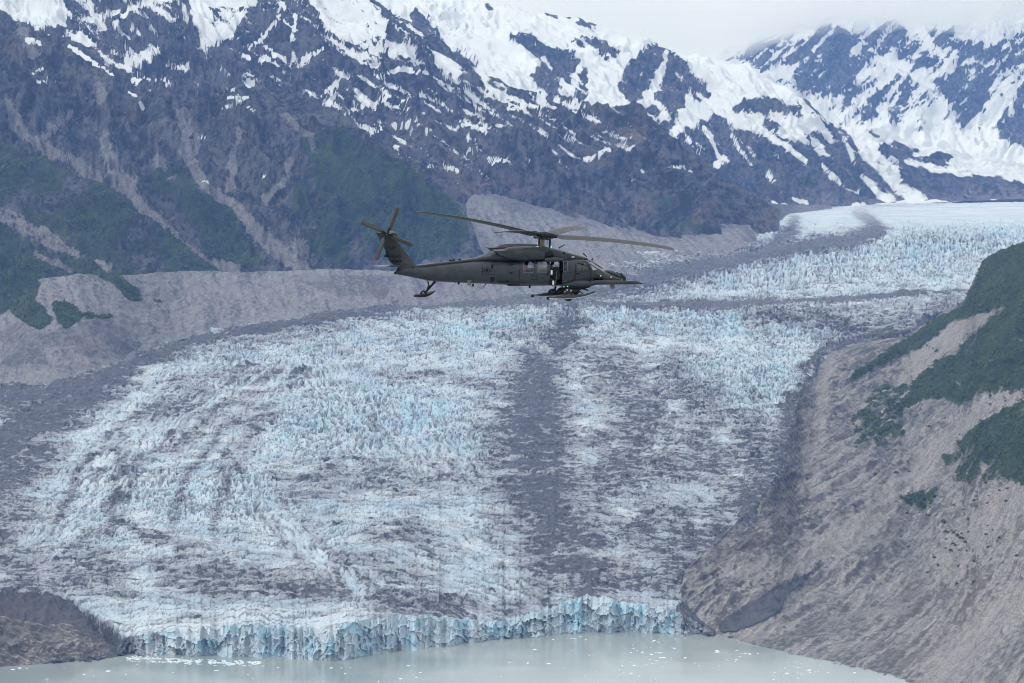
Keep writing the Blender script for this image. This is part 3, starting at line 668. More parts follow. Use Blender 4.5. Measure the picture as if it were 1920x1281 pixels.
sn = np.maximum(blur(sn, 2), streaks(wx, wy_, [
    (1, [(163, -20, 6), (172, 20, 7), (180, 40, 4)]), (1, [(185, 46, 6), (215, 20, 7)]), (1.05, [(215, 50, 5), (240, 22, 9), (290, 0, 10), (340, -20, 8)]), (1, [(300, 20, 9), (325, 36, 6)]), (1, [(330, -20, 6), (350, 36, 6)]),
    (1, [(128, 60, 5), (165, 82, 8), (195, 105, 5), (235, 131, 6), (262, 138, 3)]), (1, [(150, 60, 7), (170, 84, 9)]), (.9, [(310, 124, 7), (345, 128, 6), (362, 124, 3)]), (.9, [(290, 148, 4), (320, 156, 4)]), (.9, [(250, 56, 6), (265, 62, 4)]),
    (1, [(556, 25, 5), (548, 70, 6), (546, 122, 8)]), (1, [(552, 118, 9), (580, 108, 8), (605, 88, 6)]), (1, [(460, 85, 6), (492, 70, 7), (525, 36, 6)]), (1, [(456, 104, 6), (480, 118, 7), (512, 112, 6)]), (1, [(415, 130, 6), (428, 140, 4)]), (1, [(428, 170, 5), (470, 160, 5)]),
    (1, [(580, 180, 3), (598, 165, 3)]), (1, [(605, 182, 3), (640, 140, 5)]), (1, [(622, 66, 4), (635, 90, 4)]),
    (1.0, [(640, 85, 8), (680, 118, 8), (706, 122, 6)]), (.95, [(700, 140, 5), (745, 130, 6), (800, 135, 5)]), (1, [(716, 165, 7), (722, 180, 4)]), (.95, [(705, 200, 4), (728, 180, 4)]), (.9, [(740, 205, 5), (770, 200, 4)]),
    (1, [(676, 235, 8), (700, 246, 5), (722, 240, 5)]), (1, [(740, 238, 5), (768, 230, 5)]), (.95, [(795, 248, 3), (815, 244, 3)]), (1, [(740, 272, 4), (750, 276, 3)]), (1, [(835, 315, 5), (855, 320, 5)]), (.9, [(805, 310, 3), (815, 315, 3)]), (.9, [(915, 300, 4), (960, 300, 4)]), (.9, [(870, 264, 3), (885, 262, 3)]),
    (1, [(866, 225, 3), (915, 254, 4)]), (1, [(835, 194, 3), (850, 214, 3)]), (1, [(900, 130, 7), (915, 160, 8), (950, 185, 8), (980, 200, 7), (1010, 202, 7), (1018, 185, 5)]), (.95, [(930, 140, 6), (965, 160, 6), (985, 168, 5)]), (1, [(1010, 168, 4), (1060, 195, 6), (1120, 225, 5)]),
    (.9, [(950, 200, 3), (970, 213, 3)]), (.9, [(1010, 218, 3), (1040, 224, 3)]), (1, [(1110, 262, 3), (1140, 275, 4), (1185, 278, 4)]), (.9, [(1125, 290, 5), (1140, 285, 5)]), (1, [(1100, 296, 5), (1122, 294, 5)]), (.9, [(1165, 260, 4), (1185, 262, 3)]), (.9, [(1205, 320, 4), (1210, 322, 3)]), (.8, [(1255, 310, 3), (1300, 326, 3)]),
    (.9, [(905, 240, 5), (950, 235, 4)]), (.9, [(895, 238, 4), (900, 225, 4)]), (.85, [(750, 190, 4), (800, 180, 3)]), (.9, [(660, 185, 3), (680, 200, 3)])], .68))
u = P[..., 0] + 1.5 * P[..., 2]; v = P[..., 2] - .6 * P[..., 0]
str_ = fbm(u / 34, v / 150, 4, 640)
lvl = np.interp(py, [-100, 60, 150, 260, 330, 380], [.70, .40, .29, .17, .0, -.3]) - np.interp(px, [100, 380, 560, 640, 1000, 1430], [.15, .18, .1, -.06, 0, .12])
rag = 1.6 * fbm(u / 26, v / 80, 5, 645, .65) - .04 + .25 * lows
snow = np.maximum(sn + rag * sst(.04, .4, sn), lvl + .9 * str_ + .35 * lows + .5 * rag)
snow = np.where(inside(wx, wy_, [(395, 20), (430, 0), (460, 20), (430, 45), (400, 40)]), snow - .5, snow)
veg = sst(270, 380, py) * .55 * sst(-.1, .4, fbm(P[..., 0] / 80, P[..., 2] / 60, 3, 650)) * sst(1000, 1250, px) + .0
scr = 1.1 * lows + .35 * fbm(u / 40, v / 200, 3, 660) + .5 * streaks(wx, wy_, [(1, [(820, 330, 30), (900, 360, 30)]), (.8, [(370, 30, 10), (350, 70, 12)]), (.9, [(190, 85, 30), (220, 100, 24)]), (.8, [(345, 145, 20), (380, 170, 14)])])
heath = sst(-.05, .4, fbm(P[..., 0] / 140, P[..., 2] / 90, 3, 670)) * sst(120, 240, py) * .8
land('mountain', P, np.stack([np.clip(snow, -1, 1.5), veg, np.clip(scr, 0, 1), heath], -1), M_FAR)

# ---- dark hump on its right foot is part of it; snowy mountain behind to the right
C0 = [(600, 300, 11500), (1100, 330, 11500), (1300, 400, 11600), (1450, 392, 11800), (1600, 388, 12300), (1750, 380, 12800), (1920, 372, 13300), (2200, 360, 14000)]
C1 = [(600, -130, 14500), (700, -90, 14500), (800, -50, 14200), (860, -10, 14000), (920, 8, 13900), (980, 22, 13850), (1030, 31, 13800), (1090, 38, 13750), (1140, 58, 13700), (1200, 78, 13650), (1228, 84, 13600), (1262, 100, 13550), (1285, 106, 13500), (1340, 112, 13450), (1400, 128, 13400), (1440, 150, 13400), (1480, 172, 13350),
      (1530, 210, 13300), (1560, 238, 13300), (1600, 246, 13300), (1640, 243, 13350), (1680, 256, 13400), (1720, 274, 13450), (1780, 284, 13500), (1850, 300, 13600), (1920, 310, 13700), (2200, 330, 14200)]
P = sheet([C0, C1, [(x, y + 40, d + 700) for x, y, d in C1]], 650, 2060, 2.6, [165, 10], 4)
P, lows = relief(P, .75, 85, 420, 700, (.15, .22), .6)
px, py = pix(P)
wx = px + 10 * fbm(P[..., 0] / 110, P[..., 2] / 110, 4, 730); wy_ = py + 10 * fbm(P[..., 0] / 110, P[..., 2] / 110, 4, 733)
rockp = patches(wx, wy_, [
    (1, [(948, 62), (1000, 64), (1040, 88), (1075, 104), (1102, 130), (1104, 180), (1095, 208), (1050, 200), (1015, 165), (990, 140), (1020, 120), (990, 96), (955, 82)]),
    (1, [(1170, 130), (1190, 98), (1235, 84), (1285, 112), (1330, 165), (1332, 190), (1300, 194), (1270, 212), (1225, 218), (1185, 212), (1150, 170)]),
    (.9, [(1000, 22), (1060, 28), (1140, 46), (1150, 58), (1090, 56), (1075, 40), (1010, 30)]), (.9, [(1055, 70), (1110, 72), (1100, 92), (1060, 82)]), (.9, [(1115, 68), (1170, 100), (1140, 115), (1110, 90)]),
    (1, [(1368, 196), (1420, 182), (1490, 192), (1505, 220), (1460, 214), (1400, 216)]), (.9, [(1430, 226), (1470, 235), (1460, 250), (1425, 240)]),
    (1, [(1230, 225), (1300, 232), (1345, 208), (1375, 240), (1420, 250), (1480, 262), (1530, 250), (1580, 262), (1640, 320), (1710, 375), (1300, 420), (1150, 330)]),
    (1, [(1500, 180), (1560, 225), (1640, 300), (1700, 365), (1640, 370), (1580, 300), (1540, 255), (1490, 195)]), (.9, [(1612, 246), (1650, 240), (1690, 256), (1640, 254)]),
    (1, [(1640, 272), (1690, 262), (1730, 280), (1700, 300), (1660, 300)]), (1, [(1680, 300), (1720, 290), (1770, 300), (1800, 320), (1860, 330), (1950, 345), (1950, 380), (1720, 375), (1690, 330)]),
    (.9, [(1750, 285), (1790, 290), (1780, 305), (1745, 300)]), (1, [(770, 20), (800, 25), (850, 90), (810, 90), (770, 60)]), (.9, [(860, 90), (900, 120), (880, 140), (840, 110)]), (.8, [(905, 8), (930, 12), (920, 24), (905, 20)])])
rockp = blur(rockp, 5)
sn = streaks(wx, wy_, [(1.1, [(1092, 120, 8), (1080, 150, 9), (1065, 180, 12), (1050, 150, 8)]), (1, [(1150, 125, 10), (1130, 165, 14), (1108, 190, 16)]), (1.1, [(1250, 100, 4), (1232, 150, 10), (1210, 190, 14), (1190, 210, 16)]), (1, [(1290, 180, 6), (1280, 230, 12), (1262, 250, 8)]),
                       (1.1, [(1100, 200, 14), (1160, 215, 16), (1220, 250, 14), (1262, 264, 8)]), (1, [(1320, 240, 5), (1340, 275, 4), (1352, 300, 4)]), (1, [(1370, 250, 5), (1395, 290, 4), (1408, 315, 3)]), (1.0, [(1430, 245, 6), (1470, 270, 6), (1510, 300, 4)]), (1.0, [(1480, 240, 8), (1540, 290, 4), (1560, 298, 3)]),
                       (1.1, [(1490, 180, 6), (1540, 240, 12), (1556, 255, 8)]), (1.05, [(1540, 310, 3), (1570, 340, 4), (1608, 362, 4)]), (1.0, [(1583, 258, 4), (1605, 310, 4)]), (1.1, [(1615, 330, 4), (1650, 365, 8), (1670, 372, 9)]), (1.15, [(1600, 245, 8), (1625, 290, 10), (1670, 335, 9), (1700, 365, 12), (1730, 374, 10)]),
                       (1, [(1440, 380, 6), (1470, 385, 5)]), (1, [(1485, 372, 4), (1512, 380, 5)]), (.9, [(1440, 330, 4), (1455, 338, 3)]), (1, [(1360, 300, 8), (1345, 310, 5)]), (.9, [(1560, 390, 5), (1620, 384, 5)]), (1.0, [(1700, 300, 6), (1760, 318, 8), (1820, 326, 8)]), (1, [(1800, 290, 10), (1870, 320, 14), (1930, 340, 12)]),
                       (.9, [(1290, 260, 5), (1310, 290, 4)])], .85)
u = P[..., 0] + .9 * P[..., 2]; v = P[..., 2] - .6 * P[..., 0]
snow = 1.0 - .95 * rockp + (1.5 * fbm(u / 40, v / 150, 5, 740, .65) + .3 * lows) * sst(.02, .5, rockp)
snow = snow + np.interp(py, [180, 240, 330, 385], [.1, .12, -.1, -.25]) * (rockp > .4)
snow = np.where(inside(px, py, [(1140, 330), (1440, 300), (1440, 400), (1200, 420)]), snow - .35, snow)
rag = 1.6 * fbm(u / 30, v / 100, 5, 745, .65) + .2 * lows
snow = np.maximum(snow, sn + rag * sst(.04, .4, sn))
icy = streaks(wx, wy_, [(1, [(790, 15, 12), (850, 50, 16), (900, 90, 18), (930, 110, 14)]), (.8, [(1850, 295, 10), (1900, 310, 16), (1950, 320, 16)])])
P[..., 2] += icy * 14 * ridged(P[..., 0] / 30, P[..., 2] / 30, 2, 750)
scr = .5 * sst(330, 385, py) + 1.0 * lows
land('mountain', P, np.stack([np.clip(snow, -1, 1.5), 0 * px, np.clip(scr, 0, 1), .4 * sst(.1, .5, fbm(P[..., 0] / 140, P[..., 2] / 90, 3, 770))], -1), M_FAR)

# ---- far massif under the cloud
E0 = [(1250, 420, 14500), (1500, 330, 15000), (1700, 330, 15500), (1950, 330, 15800), (2250, 320, 16000)]
E1 = [(1250, 300, 16500), (1500, 288, 16300), (1650, 280, 16200), (1800, 286, 16200), (1920, 292, 16200), (2250, 290, 16300)]
E2 = [(1250, 130, 19500), (1340, 110, 19500), (1420, 70, 19500), (1500, 45, 19500), (1600, 22, 19600), (1700, 10, 19600), (1800, 0, 19700), (1920, -10, 19700), (2100, -30, 19800), (2250, -20, 19900)]
P = sheet([E0, E1, E2, [(x, y + 40, d + 1500) for x, y, d in E2]], 1330, 2100, 2.6, [30, 130, 8], 5)
P, lows = relief(P, -.95, 120, 520, 800, (.05, .45), .55, .7)
px, py = pix(P)
wx = px + 9 * fbm(P[..., 0] / 130, P[..., 2] / 130, 4, 830); wy_ = py + 9 * fbm(P[..., 0] / 130, P[..., 2] / 130, 4, 833)
u = P[..., 0] - 1.25 * P[..., 2]; v = P[..., 2] + .7 * P[..., 0]
rockp = patches(wx, wy_, [(.9, [(1420, 80), (1490, 58), (1480, 120), (1430, 140), (1400, 115), (1350, 112)]), (1, [(1490, 75), (1560, 45), (1620, 70), (1640, 110), (1620, 130), (1590, 165), (1540, 180), (1490, 165), (1482, 110)]), (1, [(1610, 60), (1680, 40), (1730, 95), (1780, 110), (1740, 130), (1690, 120), (1640, 100)]),
                              (1, [(1740, 60), (1790, 50), (1800, 75), (1850, 85), (1900, 90), (1960, 60), (2200, 60), (2200, 120), (1900, 118), (1860, 140), (1800, 130), (1765, 100)]), (1, [(1775, 145), (1800, 122), (1830, 160), (1850, 210), (1830, 215), (1805, 240), (1790, 205), (1770, 180)]),
                              (1, [(1830, 130), (1855, 140), (1860, 180), (1830, 215), (1820, 180)]), (1, [(1920, 170), (1890, 210), (1865, 245), (1890, 270), (1960, 278), (2200, 270), (2200, 150)]), (.9, [(1690, 160), (1720, 135), (1725, 165), (1695, 205), (1675, 238), (1665, 235)]), (.9, [(1640, 190), (1665, 170), (1655, 200), (1635, 235), (1615, 220)]),
                              (.8, [(1580, 195), (1600, 165), (1600, 195), (1570, 222), (1560, 215)]), (.8, [(1725, 215), (1735, 190), (1730, 218)]), (.8, [(1650, 160), (1690, 130), (1690, 150), (1650, 180)])])
rockp = blur(rockp, 5)
sc1 = np.interp(py, [60, 200, 250, 280], [1, 1, .6, .1])
snow = .80 - .62 * rockp + sc1 * (1.7 * fbm(u / 60, v / 380, 5, 840, .65) + .6 * fbm(u / 30, v / 60, 4, 845) + .5 * lows)
land('mountain', P, np.stack([np.clip(snow, -1, 1.5), 0 * px, np.clip(1.0 * lows, 0, 1), 0 * px], -1), M_FAR)

# ================================================================== LAKE
def lake_material():
    m, t, b = mat_new('silty_water'); k = NB(t)
    n1 = k.noise(.004, 3); w1 = k.noise(.25, 3, .6); w2 = k.noise(.03, 3, .6, k.mapping((.5, 1, 1)))
    k.link(k.mix(k.ss(n1, .4, .62), (.235, .28, .265), (.32, .345, .325)), b.inputs['Base Color'])
    b.inputs['Roughness'].default_value = .16
    b.inputs['IOR'].default_value = 1.33
    k.link(k.bump(k.m('ADD', w1, w2), .12, .5), b.inputs['Normal'])
    return m
L_ = 24000.0
lake = mesh_from('lake', [(-L_, -L_, 0), (L_, -L_, 0), (L_, L_, 0), (-L_, L_, 0)], [(0, 1, 2, 3)], lake_material())
tag(lake, kind='structure')

# ================================================================== AIR
def volume_mat(name, col, dens, aniso=0.0):
    m = bpy.data.materials.new(name); m.use_nodes = True
    n = m.node_tree.nodes; n.clear()
    out = n.new('ShaderNodeOutputMaterial'); v = n.new('ShaderNodeVolumePrincipled')
    v.inputs['Color'].default_value = (*col, 1); v.inputs['Density'].default_value = dens; v.inputs['Anisotropy'].default_value = aniso
    v.inputs['Absorption Color'].default_value = (1, 1, 1, 1)
    m.node_tree.links.new(v.outputs[0], out.inputs['Volume'])
    return m
hz0, hz1, hl = -1.0, 1980.0, 24600.0
hv = [(x, y, z) for z in (hz0, hz1) for y in (-hl, hl) for x in (-hl, hl)]
haze = mesh_from('haze', hv, [(0, 2, 3, 1), (4, 5, 7, 6), (0, 1, 5, 4), (2, 6, 7, 3), (0, 4, 6, 2), (1, 3, 7, 5)], volume_mat('thin_haze', (.24, .45, 1.0), 2.6e-5), smooth=False)
tag(haze, kind='stuff')

# ================================================================== HELICOPTER
def simple_mat(name, col, rough=.5, metal=0.0, noise=.0, nscale=6.0, spec=.5, emit=None):
    m, t, b = mat_new(name); k = NB(t)
    if noise:
        f = k.ss(k.m('ADD', k.m('MULTIPLY', k.noise(nscale, 5, .6), .6), k.m('MULTIPLY', k.noise(nscale * .25, 3, .5, k.mapping((.5, 1, 2.0))), .4)), .35, .65)
        k.link(k.mix(f, tuple(c * (1 - noise) for c in col), tuple(min(1, c * (1 + noise)) for c in col)), b.inputs['Base Color'])
        k.put(b.inputs['Roughness'], k.m('ADD', rough - .08, k.m('MULTIPLY', f, .16)))
    else:
        b.inputs['Base Color'].default_value = (*col, 1); b.inputs['Roughness'].default_value = rough
    b.inputs['Metallic'].default_value = metal; b.inputs['Specular IOR Level'].default_value = spec
    if emit: b.inputs['Emission Color'].default_value = (*emit, 1); b.inputs['Emission Strength'].default_value = 1.2
    return m
def glass_mat(name, tint, refl=.12):
    m = bpy.data.materials.new(name); m.use_nodes = True; n = m.node_tree.nodes; n.clear(); L = m.node_tree.links
    out = n.new('ShaderNodeOutputMaterial'); tr = n.new('ShaderNodeBsdfTransparent'); gl_ = n.new('ShaderNodeBsdfGlossy'); mx = n.new('ShaderNodeMixShader')
    tr.inputs[0].default_value = (*tint, 1); gl_.inputs['Roughness'].default_value = .03
    mx.inputs[0].default_value = refl
    L.new(tr.outputs[0], mx.inputs[1]); L.new(gl_.outputs[0], mx.inputs[2]); L.new(mx.outputs[0], out.inputs[0])
    return m
H_PAINT = simple_mat('dark_grey_paint', (.028, .032, .039), .42, 0, .35, 1.6, .4)
H_DARK = simple_mat('black_fitting', (.007, .008, .010), .55, .0, .2, 5, .25)
H_STEEL = simple_mat('worn_steel', (.16, .15, .14), .4, .7, .3, 9)
H_BLADE = simple_mat('rotor_blade_grey', (.040, .040, .042), .5, 0, .2, 2)
H_LIGHT = simple_mat('pale_grey_base', (.42, .44, .43), .5, 0, .2, 3)
H_FRAME = simple_mat('window_frame_grey', (.11, .12, .14), .5)
H_LINE = simple_mat('panel_gap', (.008, .009, .011), .8, spec=.1)
H_MARK = simple_mat('low_contrast_marking', (.010, .011, .014), .8, spec=.1)
H_RUB = simple_mat('rubber', (.012, .012, .013), .8)
H_RED = simple_mat('red_webbing', (.45, .02, .03), .7)
H_TAN = simple_mat('seat_fabric', (.10, .085, .06), .9, 0, .3, 8)
H_WHITE = simple_mat('white_tag', (.7, .72, .7), .6)
H_BRASS = simple_mat('dull_bronze', (.20, .16, .11), .4, .6, .3, 8)
H_GREEN = simple_mat('green_lamp', (.02, .4, .2), .2, emit=(.05, 1.0, .4))
H_GLASS = glass_mat('tinted_pane', (.80, .83, .85), .05)
H_SHIELD = glass_mat('windshield_pane', (.5, .55, .57), .32)
H_SMOKE = glass_mat('dark_pane', (.3, .32, .35), .05)

HS, HPSI, HROLL, HT_ = 31.5, R(14.0), R(5.0), .117
_hs, _hcs = math.sin(HPSI), math.cos(HPSI)
def hx(px, y=0.0): return ((px - 960) / HS + y * _hs) / _hcs
def hz(py, y=0.0): return (500 - py) / HS - y * HT_

heli = bpy.data.objects.new('helicopter', None); COL.objects.link(heli)
_hd = FPX / HS
_hp = at(960, 500, _hd)
heli.location = tuple(_hp)
heli.rotation_euler = (HROLL, 0, HPSI)
tag(heli, 'dark grey military helicopter on skis flying above the glacier', 'helicopter')

class MB_:
    """collects faces for one mesh object"""
    def __init__(s): s.v = []; s.f = []
    def add(s, v, f):
        o = len(s.v); s.v += [tuple(map(float, p)) for p in v]; s.f += [tuple(i + o for i in q) for q in f]; return s
    def box(s, c, d, rot=None):
        M = rot or Matrix.Identity(3)
        v = [Vector(c) + M @ Vector((sx * d[0] / 2, sy * d[1] / 2, sz * d[2] / 2)) for sx in (-1, 1) for sy in (-1, 1) for sz in (-1, 1)]
        return s.add(v, [(0, 1, 3, 2), (4, 6, 7, 5), (0, 4, 5, 1), (2, 3, 7, 6), (0, 2, 6, 4), (1, 5, 7, 3)])
    def tube(s, a, b, r0, r1=None, n=10):
        r1 = r0 if r1 is None else r1
        a = Vector(a); b = Vector(b); d = (b - a).normalized(); u = d.orthogonal().normalized(); w = d.cross(u)
        v = [p + r * (math.cos(2 * math.pi * i / n) * u + math.sin(2 * math.pi * i / n) * w) for p, r in ((a, r0), (b, r1)) for i in range(n)]
        return s.add(v, [(i, (i + 1) % n, n + (i + 1) % n, n + i) for i in range(n)] + [tuple(range(n))[::-1], tuple(range(n, 2 * n))])
    def path(s, pts, r, n=8):
        for a, b in zip(pts[:-1], pts[1:]): s.tube(a, b, r, r, n)
        return s
    def prism(s, pts, y0, y1):
        n = len(pts)
        v = [(x, y0, z) for x, z in pts] + [(x, y1, z) for x, z in pts]
        return s.add(v, [tuple(range(n)), tuple(range(n, 2 * n))[::-1]] + [(i, n + i, n + (i + 1) % n, (i + 1) % n) for i in range(n)])
    def ball(s, c, r, n=12, m=8):
        c = Vector(c); r = Vector(r) if not isinstance(r, (int, float)) else Vector((r, r, r))
        v = [c + Vector((0, 0, r.z))] + [c + Vector((r.x * math.sin(math.pi * j / m) * math.cos(2 * math.pi * i / n), r.y * math.sin(math.pi * j / m) * math.sin(2 * math.pi * i / n), r.z * math.cos(math.pi * j / m))) for j in range(1, m) for i in range(n)] + [c - Vector((0, 0, r.z))]
        f = [(0, 1 + i, 1 + (i + 1) % n) for i in range(n)]
        for j in range(m - 2):
            f += [(1 + j * n + i, 1 + (j + 1) * n + i, 1 + (j + 1) * n + (i + 1) % n, 1 + j * n + (i + 1) % n) for i in range(n)]
        return s.add(v, f + [(len(v) - 1, 1 + (m - 2) * n + (i + 1) % n, 1 + (m - 2) * n + i) for i in range(n)])
    def wheel(s, c, r, w, n=20):
        c = Vector(c); prof = [(r * .55, -w / 2), (r * .92, -w / 2), (r, -w * .3), (r, w * .3), (r * .92, w / 2), (r * .55, w / 2)]
        v = [c + Vector((q * math.cos(2 * math.pi * i / n), y, q * math.sin(2 * math.pi * i / n))) for q, y in prof for i in range(n)]
        f = [(j * n + i, j * n + (i + 1) % n, ((j + 1) % 6) * n + (i + 1) % n, ((j + 1) % 6) * n + i) for j in range(6) for i in range(n)]
        return s.add(v, f)
    def loft(s, st, n=28):
        """st: list of (x, yc, zb, zt, w, e)"""
        v = []
        for x, yc, zb, zt, w, e in st:
            for i in range(n):
                t = 2 * math.pi * (i + .5) / n; c, q = math.cos(t), math.sin(t)
                v.append((x, yc + w * math.copysign(abs(c) ** (2 / e), c), (zb + zt) / 2 + (zt - zb) / 2 * math.copysign(abs(q) ** (2 / e), q)))
        m = len(st)
        f = [(j * n + i, (j + 1) * n + i, (j + 1) * n + (i + 1) % n, j * n + (i + 1) % n) for j in range(m - 1) for i in range(n)]
        return s.add(v, f + [tuple(range(n)), tuple(range((m - 1) * n, m * n))[::-1]])
    def build(s, name, mat, parent=heli, smooth=None, bevel=0.0):
        me = bpy.data.meshes.new(name); me.from_pydata(s.v, [], s.f); me.materials.append(mat)
        bm = bmesh.new(); bm.from_mesh(me); bmesh.ops.recalc_face_normals(bm, faces=bm.faces)
        if bevel: bmesh.ops.bevel(bm, geom=[e for e in bm.edges if len(e.link_faces) == 2 and e.calc_face_angle(0) > .5], offset=bevel, segments=2, affect='EDGES')
        if smooth is not None:
            for f in bm.faces: f.smooth = True
            for e in bm.edges: e.smooth = len(e.link_faces) != 2 or e.calc_face_angle(0) < smooth
        bm.to_mesh(me); bm.free()
        o = bpy.data.objects.new(name, me); COL.objects.link(o)
        if parent is not None: o.parent = parent
        return o

# -- body: (px, py bottom, py top, half width, squareness)
BODY = [(903, 533.0, 486.5, .95, 2.8), (925, 534.5, 486.0, 1.07, 3.2), (950, 535.5, 486.0, 1.15, 4.2), (980, 536.5, 486.0, 1.18, 5), (1025, 537.2, 485.5, 1.18, 5), (1050, 538, 484.5, 1.18, 4.6), (1070, 538.6, 483, 1.16, 4.2), (1085, 539, 481.8, 1.12, 3.8),
        (1096, 538.8, 482.6, 1.06, 3.4), (1104, 538.4, 485.5, 1.02, 3.2), (1112, 538, 490.8, .97, 3.0), (1120, 537.4, 496.5, .91, 2.9), (1128, 536.5, 502.3, .84, 2.8), (1137, 535, 508.2, .76, 2.7), (1147, 533, 513, .66, 2.5), (1156, 531, 516.6, .54, 2.4), (1163, 529, 519, .40, 2.2), (1168, 526.5, 521.5, .22, 2)]
def station(px, pb, pt, w, e, k=.6):
    return (hx(px, -w * k), 0.0, hz(pb, -w * .75), hz(pt, w * .35), w, e)
ST = [station(*b) for b in BODY]
_SA = np.array(ST)
def surf_y(x, z):
    q = [np.interp(x, _SA[:, 0], _SA[:, i]) for i in range(6)]
    zc, h = (q[2] + q[3]) / 2, (q[3] - q[2]) / 2
    t = min(.985, abs((z - zc) / h))
    return q[4] * (1 - t ** q[5]) ** (1 / q[5])
def on_side(px, py, off=0.0):
    """point of the near flank that shows at (px, py)"""
    y = -1.1
    for _ in range(5): y = -surf_y(hx(px, y), hz(py, y))
    return Vector((hx(px, y), y - off, hz(py, y)))
def flank(mb, c4, off=.012, th=.02, nu=6, nv=6, both=False):
    """curved plate on the flank between four picture corners (bottom left, bottom right, top right, top left)"""
    for side in ((1,) if not both else (1, -1)):
        fr, bk = [], []
        for j in range(nv + 1):
            for i in range(nu + 1):
                a, b = i / nu, j / nv
                px = (1 - b) * ((1 - a) * c4[0][0] + a * c4[1][0]) + b * ((1 - a) * c4[3][0] + a * c4[2][0]); py = (1 - b) * ((1 - a) * c4[0][1] + a * c4[1][1]) + b * ((1 - a) * c4[3][1] + a * c4[2][1])
                p = on_side(px, py, off); fr.append((p.x, side * p.y, p.z)); bk.append((p.x, side * (p.y + th), p.z))
        n = nu + 1; N = len(fr)
        f = [(j * n + i, j * n + i + 1, (j + 1) * n + i + 1, (j + 1) * n + i) for j in range(nv) for i in range(nu)]
        f += [(N + a, N + d, N + c, N + b) for a, b, c, d in f]
        rim = [i for i in range(n)] + [j * n + nu for j in range(1, nv + 1)] + [nv * n + i for i in range(nu - 1, -1, -1)] + [j * n for j in range(nv - 1, 0, -1)]
        f += [(rim[k], rim[(k + 1) % len(rim)], N + rim[(k + 1) % len(rim)], N + rim[k]) for k in range(len(rim))]
        mb.add(fr + bk, f)
    return mb
def rect(x0, y0, x1, y1): return [(x0, y1), (x1, y1), (x1, y0), (x0, y0)]
def outline(mb, c4, wpx=.7, off=.014, both=False):
    for a, b in zip(c4, c4[1:] + c4[:1]):
        dx, dy = b[0] - a[0], b[1] - a[1]; L = math.hypot(dx, dy); nx, ny = -dy / L * wpx / 2, dx / L * wpx / 2; ex, ey = dx / L * wpx / 2, dy / L * wpx / 2
        flank(mb, [(a[0] - nx - ex, a[1] - ny - ey), (b[0] - nx + ex, b[1] - ny + ey), (b[0] + nx + ex, b[1] + ny + ey), (a[0] + nx - ex, a[1] + ny - ey)], off, .012, 5, 1, both)
    return mb

body = MB_().loft(ST, 44).build('fuselage', H_PAINT, smooth=.6)
inner = MB_().loft([(x, yc, zb + .12, zt - .10, w - .06, e) for x, yc, zb, zt, w, e in ST if hx(945, -.6) < x < hx(1130, -.6)], 44).build('cut', H_DARK)
def cutter(c4, y0=-1.6, y1=1.6):
    mb = MB_(); pts = []
    for px, py in c4:
        p = on_side(px, py); pts.append((p.x, p.z))
    return mb.prism(pts, y0, y1).build('cut', H_DARK)
WIN1, WIN2 = rect(981, 490.5, 999, 511.5), rect(1006.8, 490.5, 1025, 511.5)
DOOR = rect(1029, 489.5, 1054, 535.5)
CKPT = [(1080, 509.5), (1105.2, 509.5), (1098.5, 491), (1082.5, 491)]
SIDEW = [(1112.5, 508.5), (1127, 505), (1111.8, 491.5), (1102.5, 490)]
CHIN = [(1113, 529), (1130, 530), (1134, 519.5), (1112, 514.5)]
cuts = [inner, cutter(WIN1), cutter(WIN2), cutter(DOOR, -1.6, 0), cutter(rect(1032, 490.5, 1050, 508), 0, 1.6), cutter(rect(1056, 490.5, 1063.5, 509.5)), cutter(CKPT), cutter(SIDEW), cutter(CHIN)]
for c in cuts:
    md = body.modifiers.new('b', 'BOOLEAN'); md.operation = 'DIFFERENCE'; md.object = c; md.solver = 'EXACT'
bpy.context.view_layer.update()
_me = bpy.data.meshes.new_from_object(body.evaluated_get(bpy.context.evaluated_depsgraph_get()))
body.modifiers.clear()
body.data = _me
for c in cuts: bpy.data.objects.remove(c)

# windscreen: openings left as dark frames with panes set proud
SH = [(1101.5, 1127.0)]
def nose_pane(mb, px0, px1, f0, f1, off=.02):
    """pane over the sloping nose roof, f: share of the half width from the near (-1) to the far side (+1)"""
    v = []; nu, nv = 6, 6
    for j in range(nv + 1):
        px = px0 + (px1 - px0) * j / nv
        for i in range(nu + 1):
            f = f0 + (f1 - f0) * i / nu
            x = hx(px, -.55); q = [np.interp(x, _SA[:, 0], _SA[:, k]) for k in range(6)]
            zc, h = (q[2] + q[3]) / 2, (q[3] - q[2]) / 2
            v.append((x + off, f * q[4], zc + h * (1 - abs(f) ** q[5]) ** (1 / q[5]) + off))
    n = nu + 1; N = len(v)
    v += [(x - .03, y, z - .03) for x, y, z in v]
    f = [(j * n + i, j * n + i + 1, (j + 1) * n + i + 1, (j + 1) * n + i) for j in range(nv) for i in range(nu)]
    return mb.add(v, f + [(N + a, N + d, N + c, N + b) for a, b, c, d in f])
for f0, f1 in ((-.86, -.12), (.12, .86)):
    w = nose_pane(MB_(), 1105, 1131, f0, f1).build('windshield', H_SHIELD, smooth=.9)
    fm = MB_(); 
    for g in (f0, f1): nose_pane(fm, 1103.5, 1132.5, g - .025, g + .025, .03)
    fm.build('frame', H_FRAME, w, smooth=.9)
    x0, x1 = hx(1132, -.55), hx(1112, -.55)
    yw = (f0 + f1) / 2 * .85
    MB_().tube((x0, yw, hz(503.5, 0)), (x1, yw + .18, hz(490.0, 0)), .022).build('wiper', H_DARK, w)
def mirrored(mb):
    m2 = MB_(); m2.v = [(x, -y, z) for x, y, z in mb.v]; m2.f = list(mb.f)
    return (mb, m2)
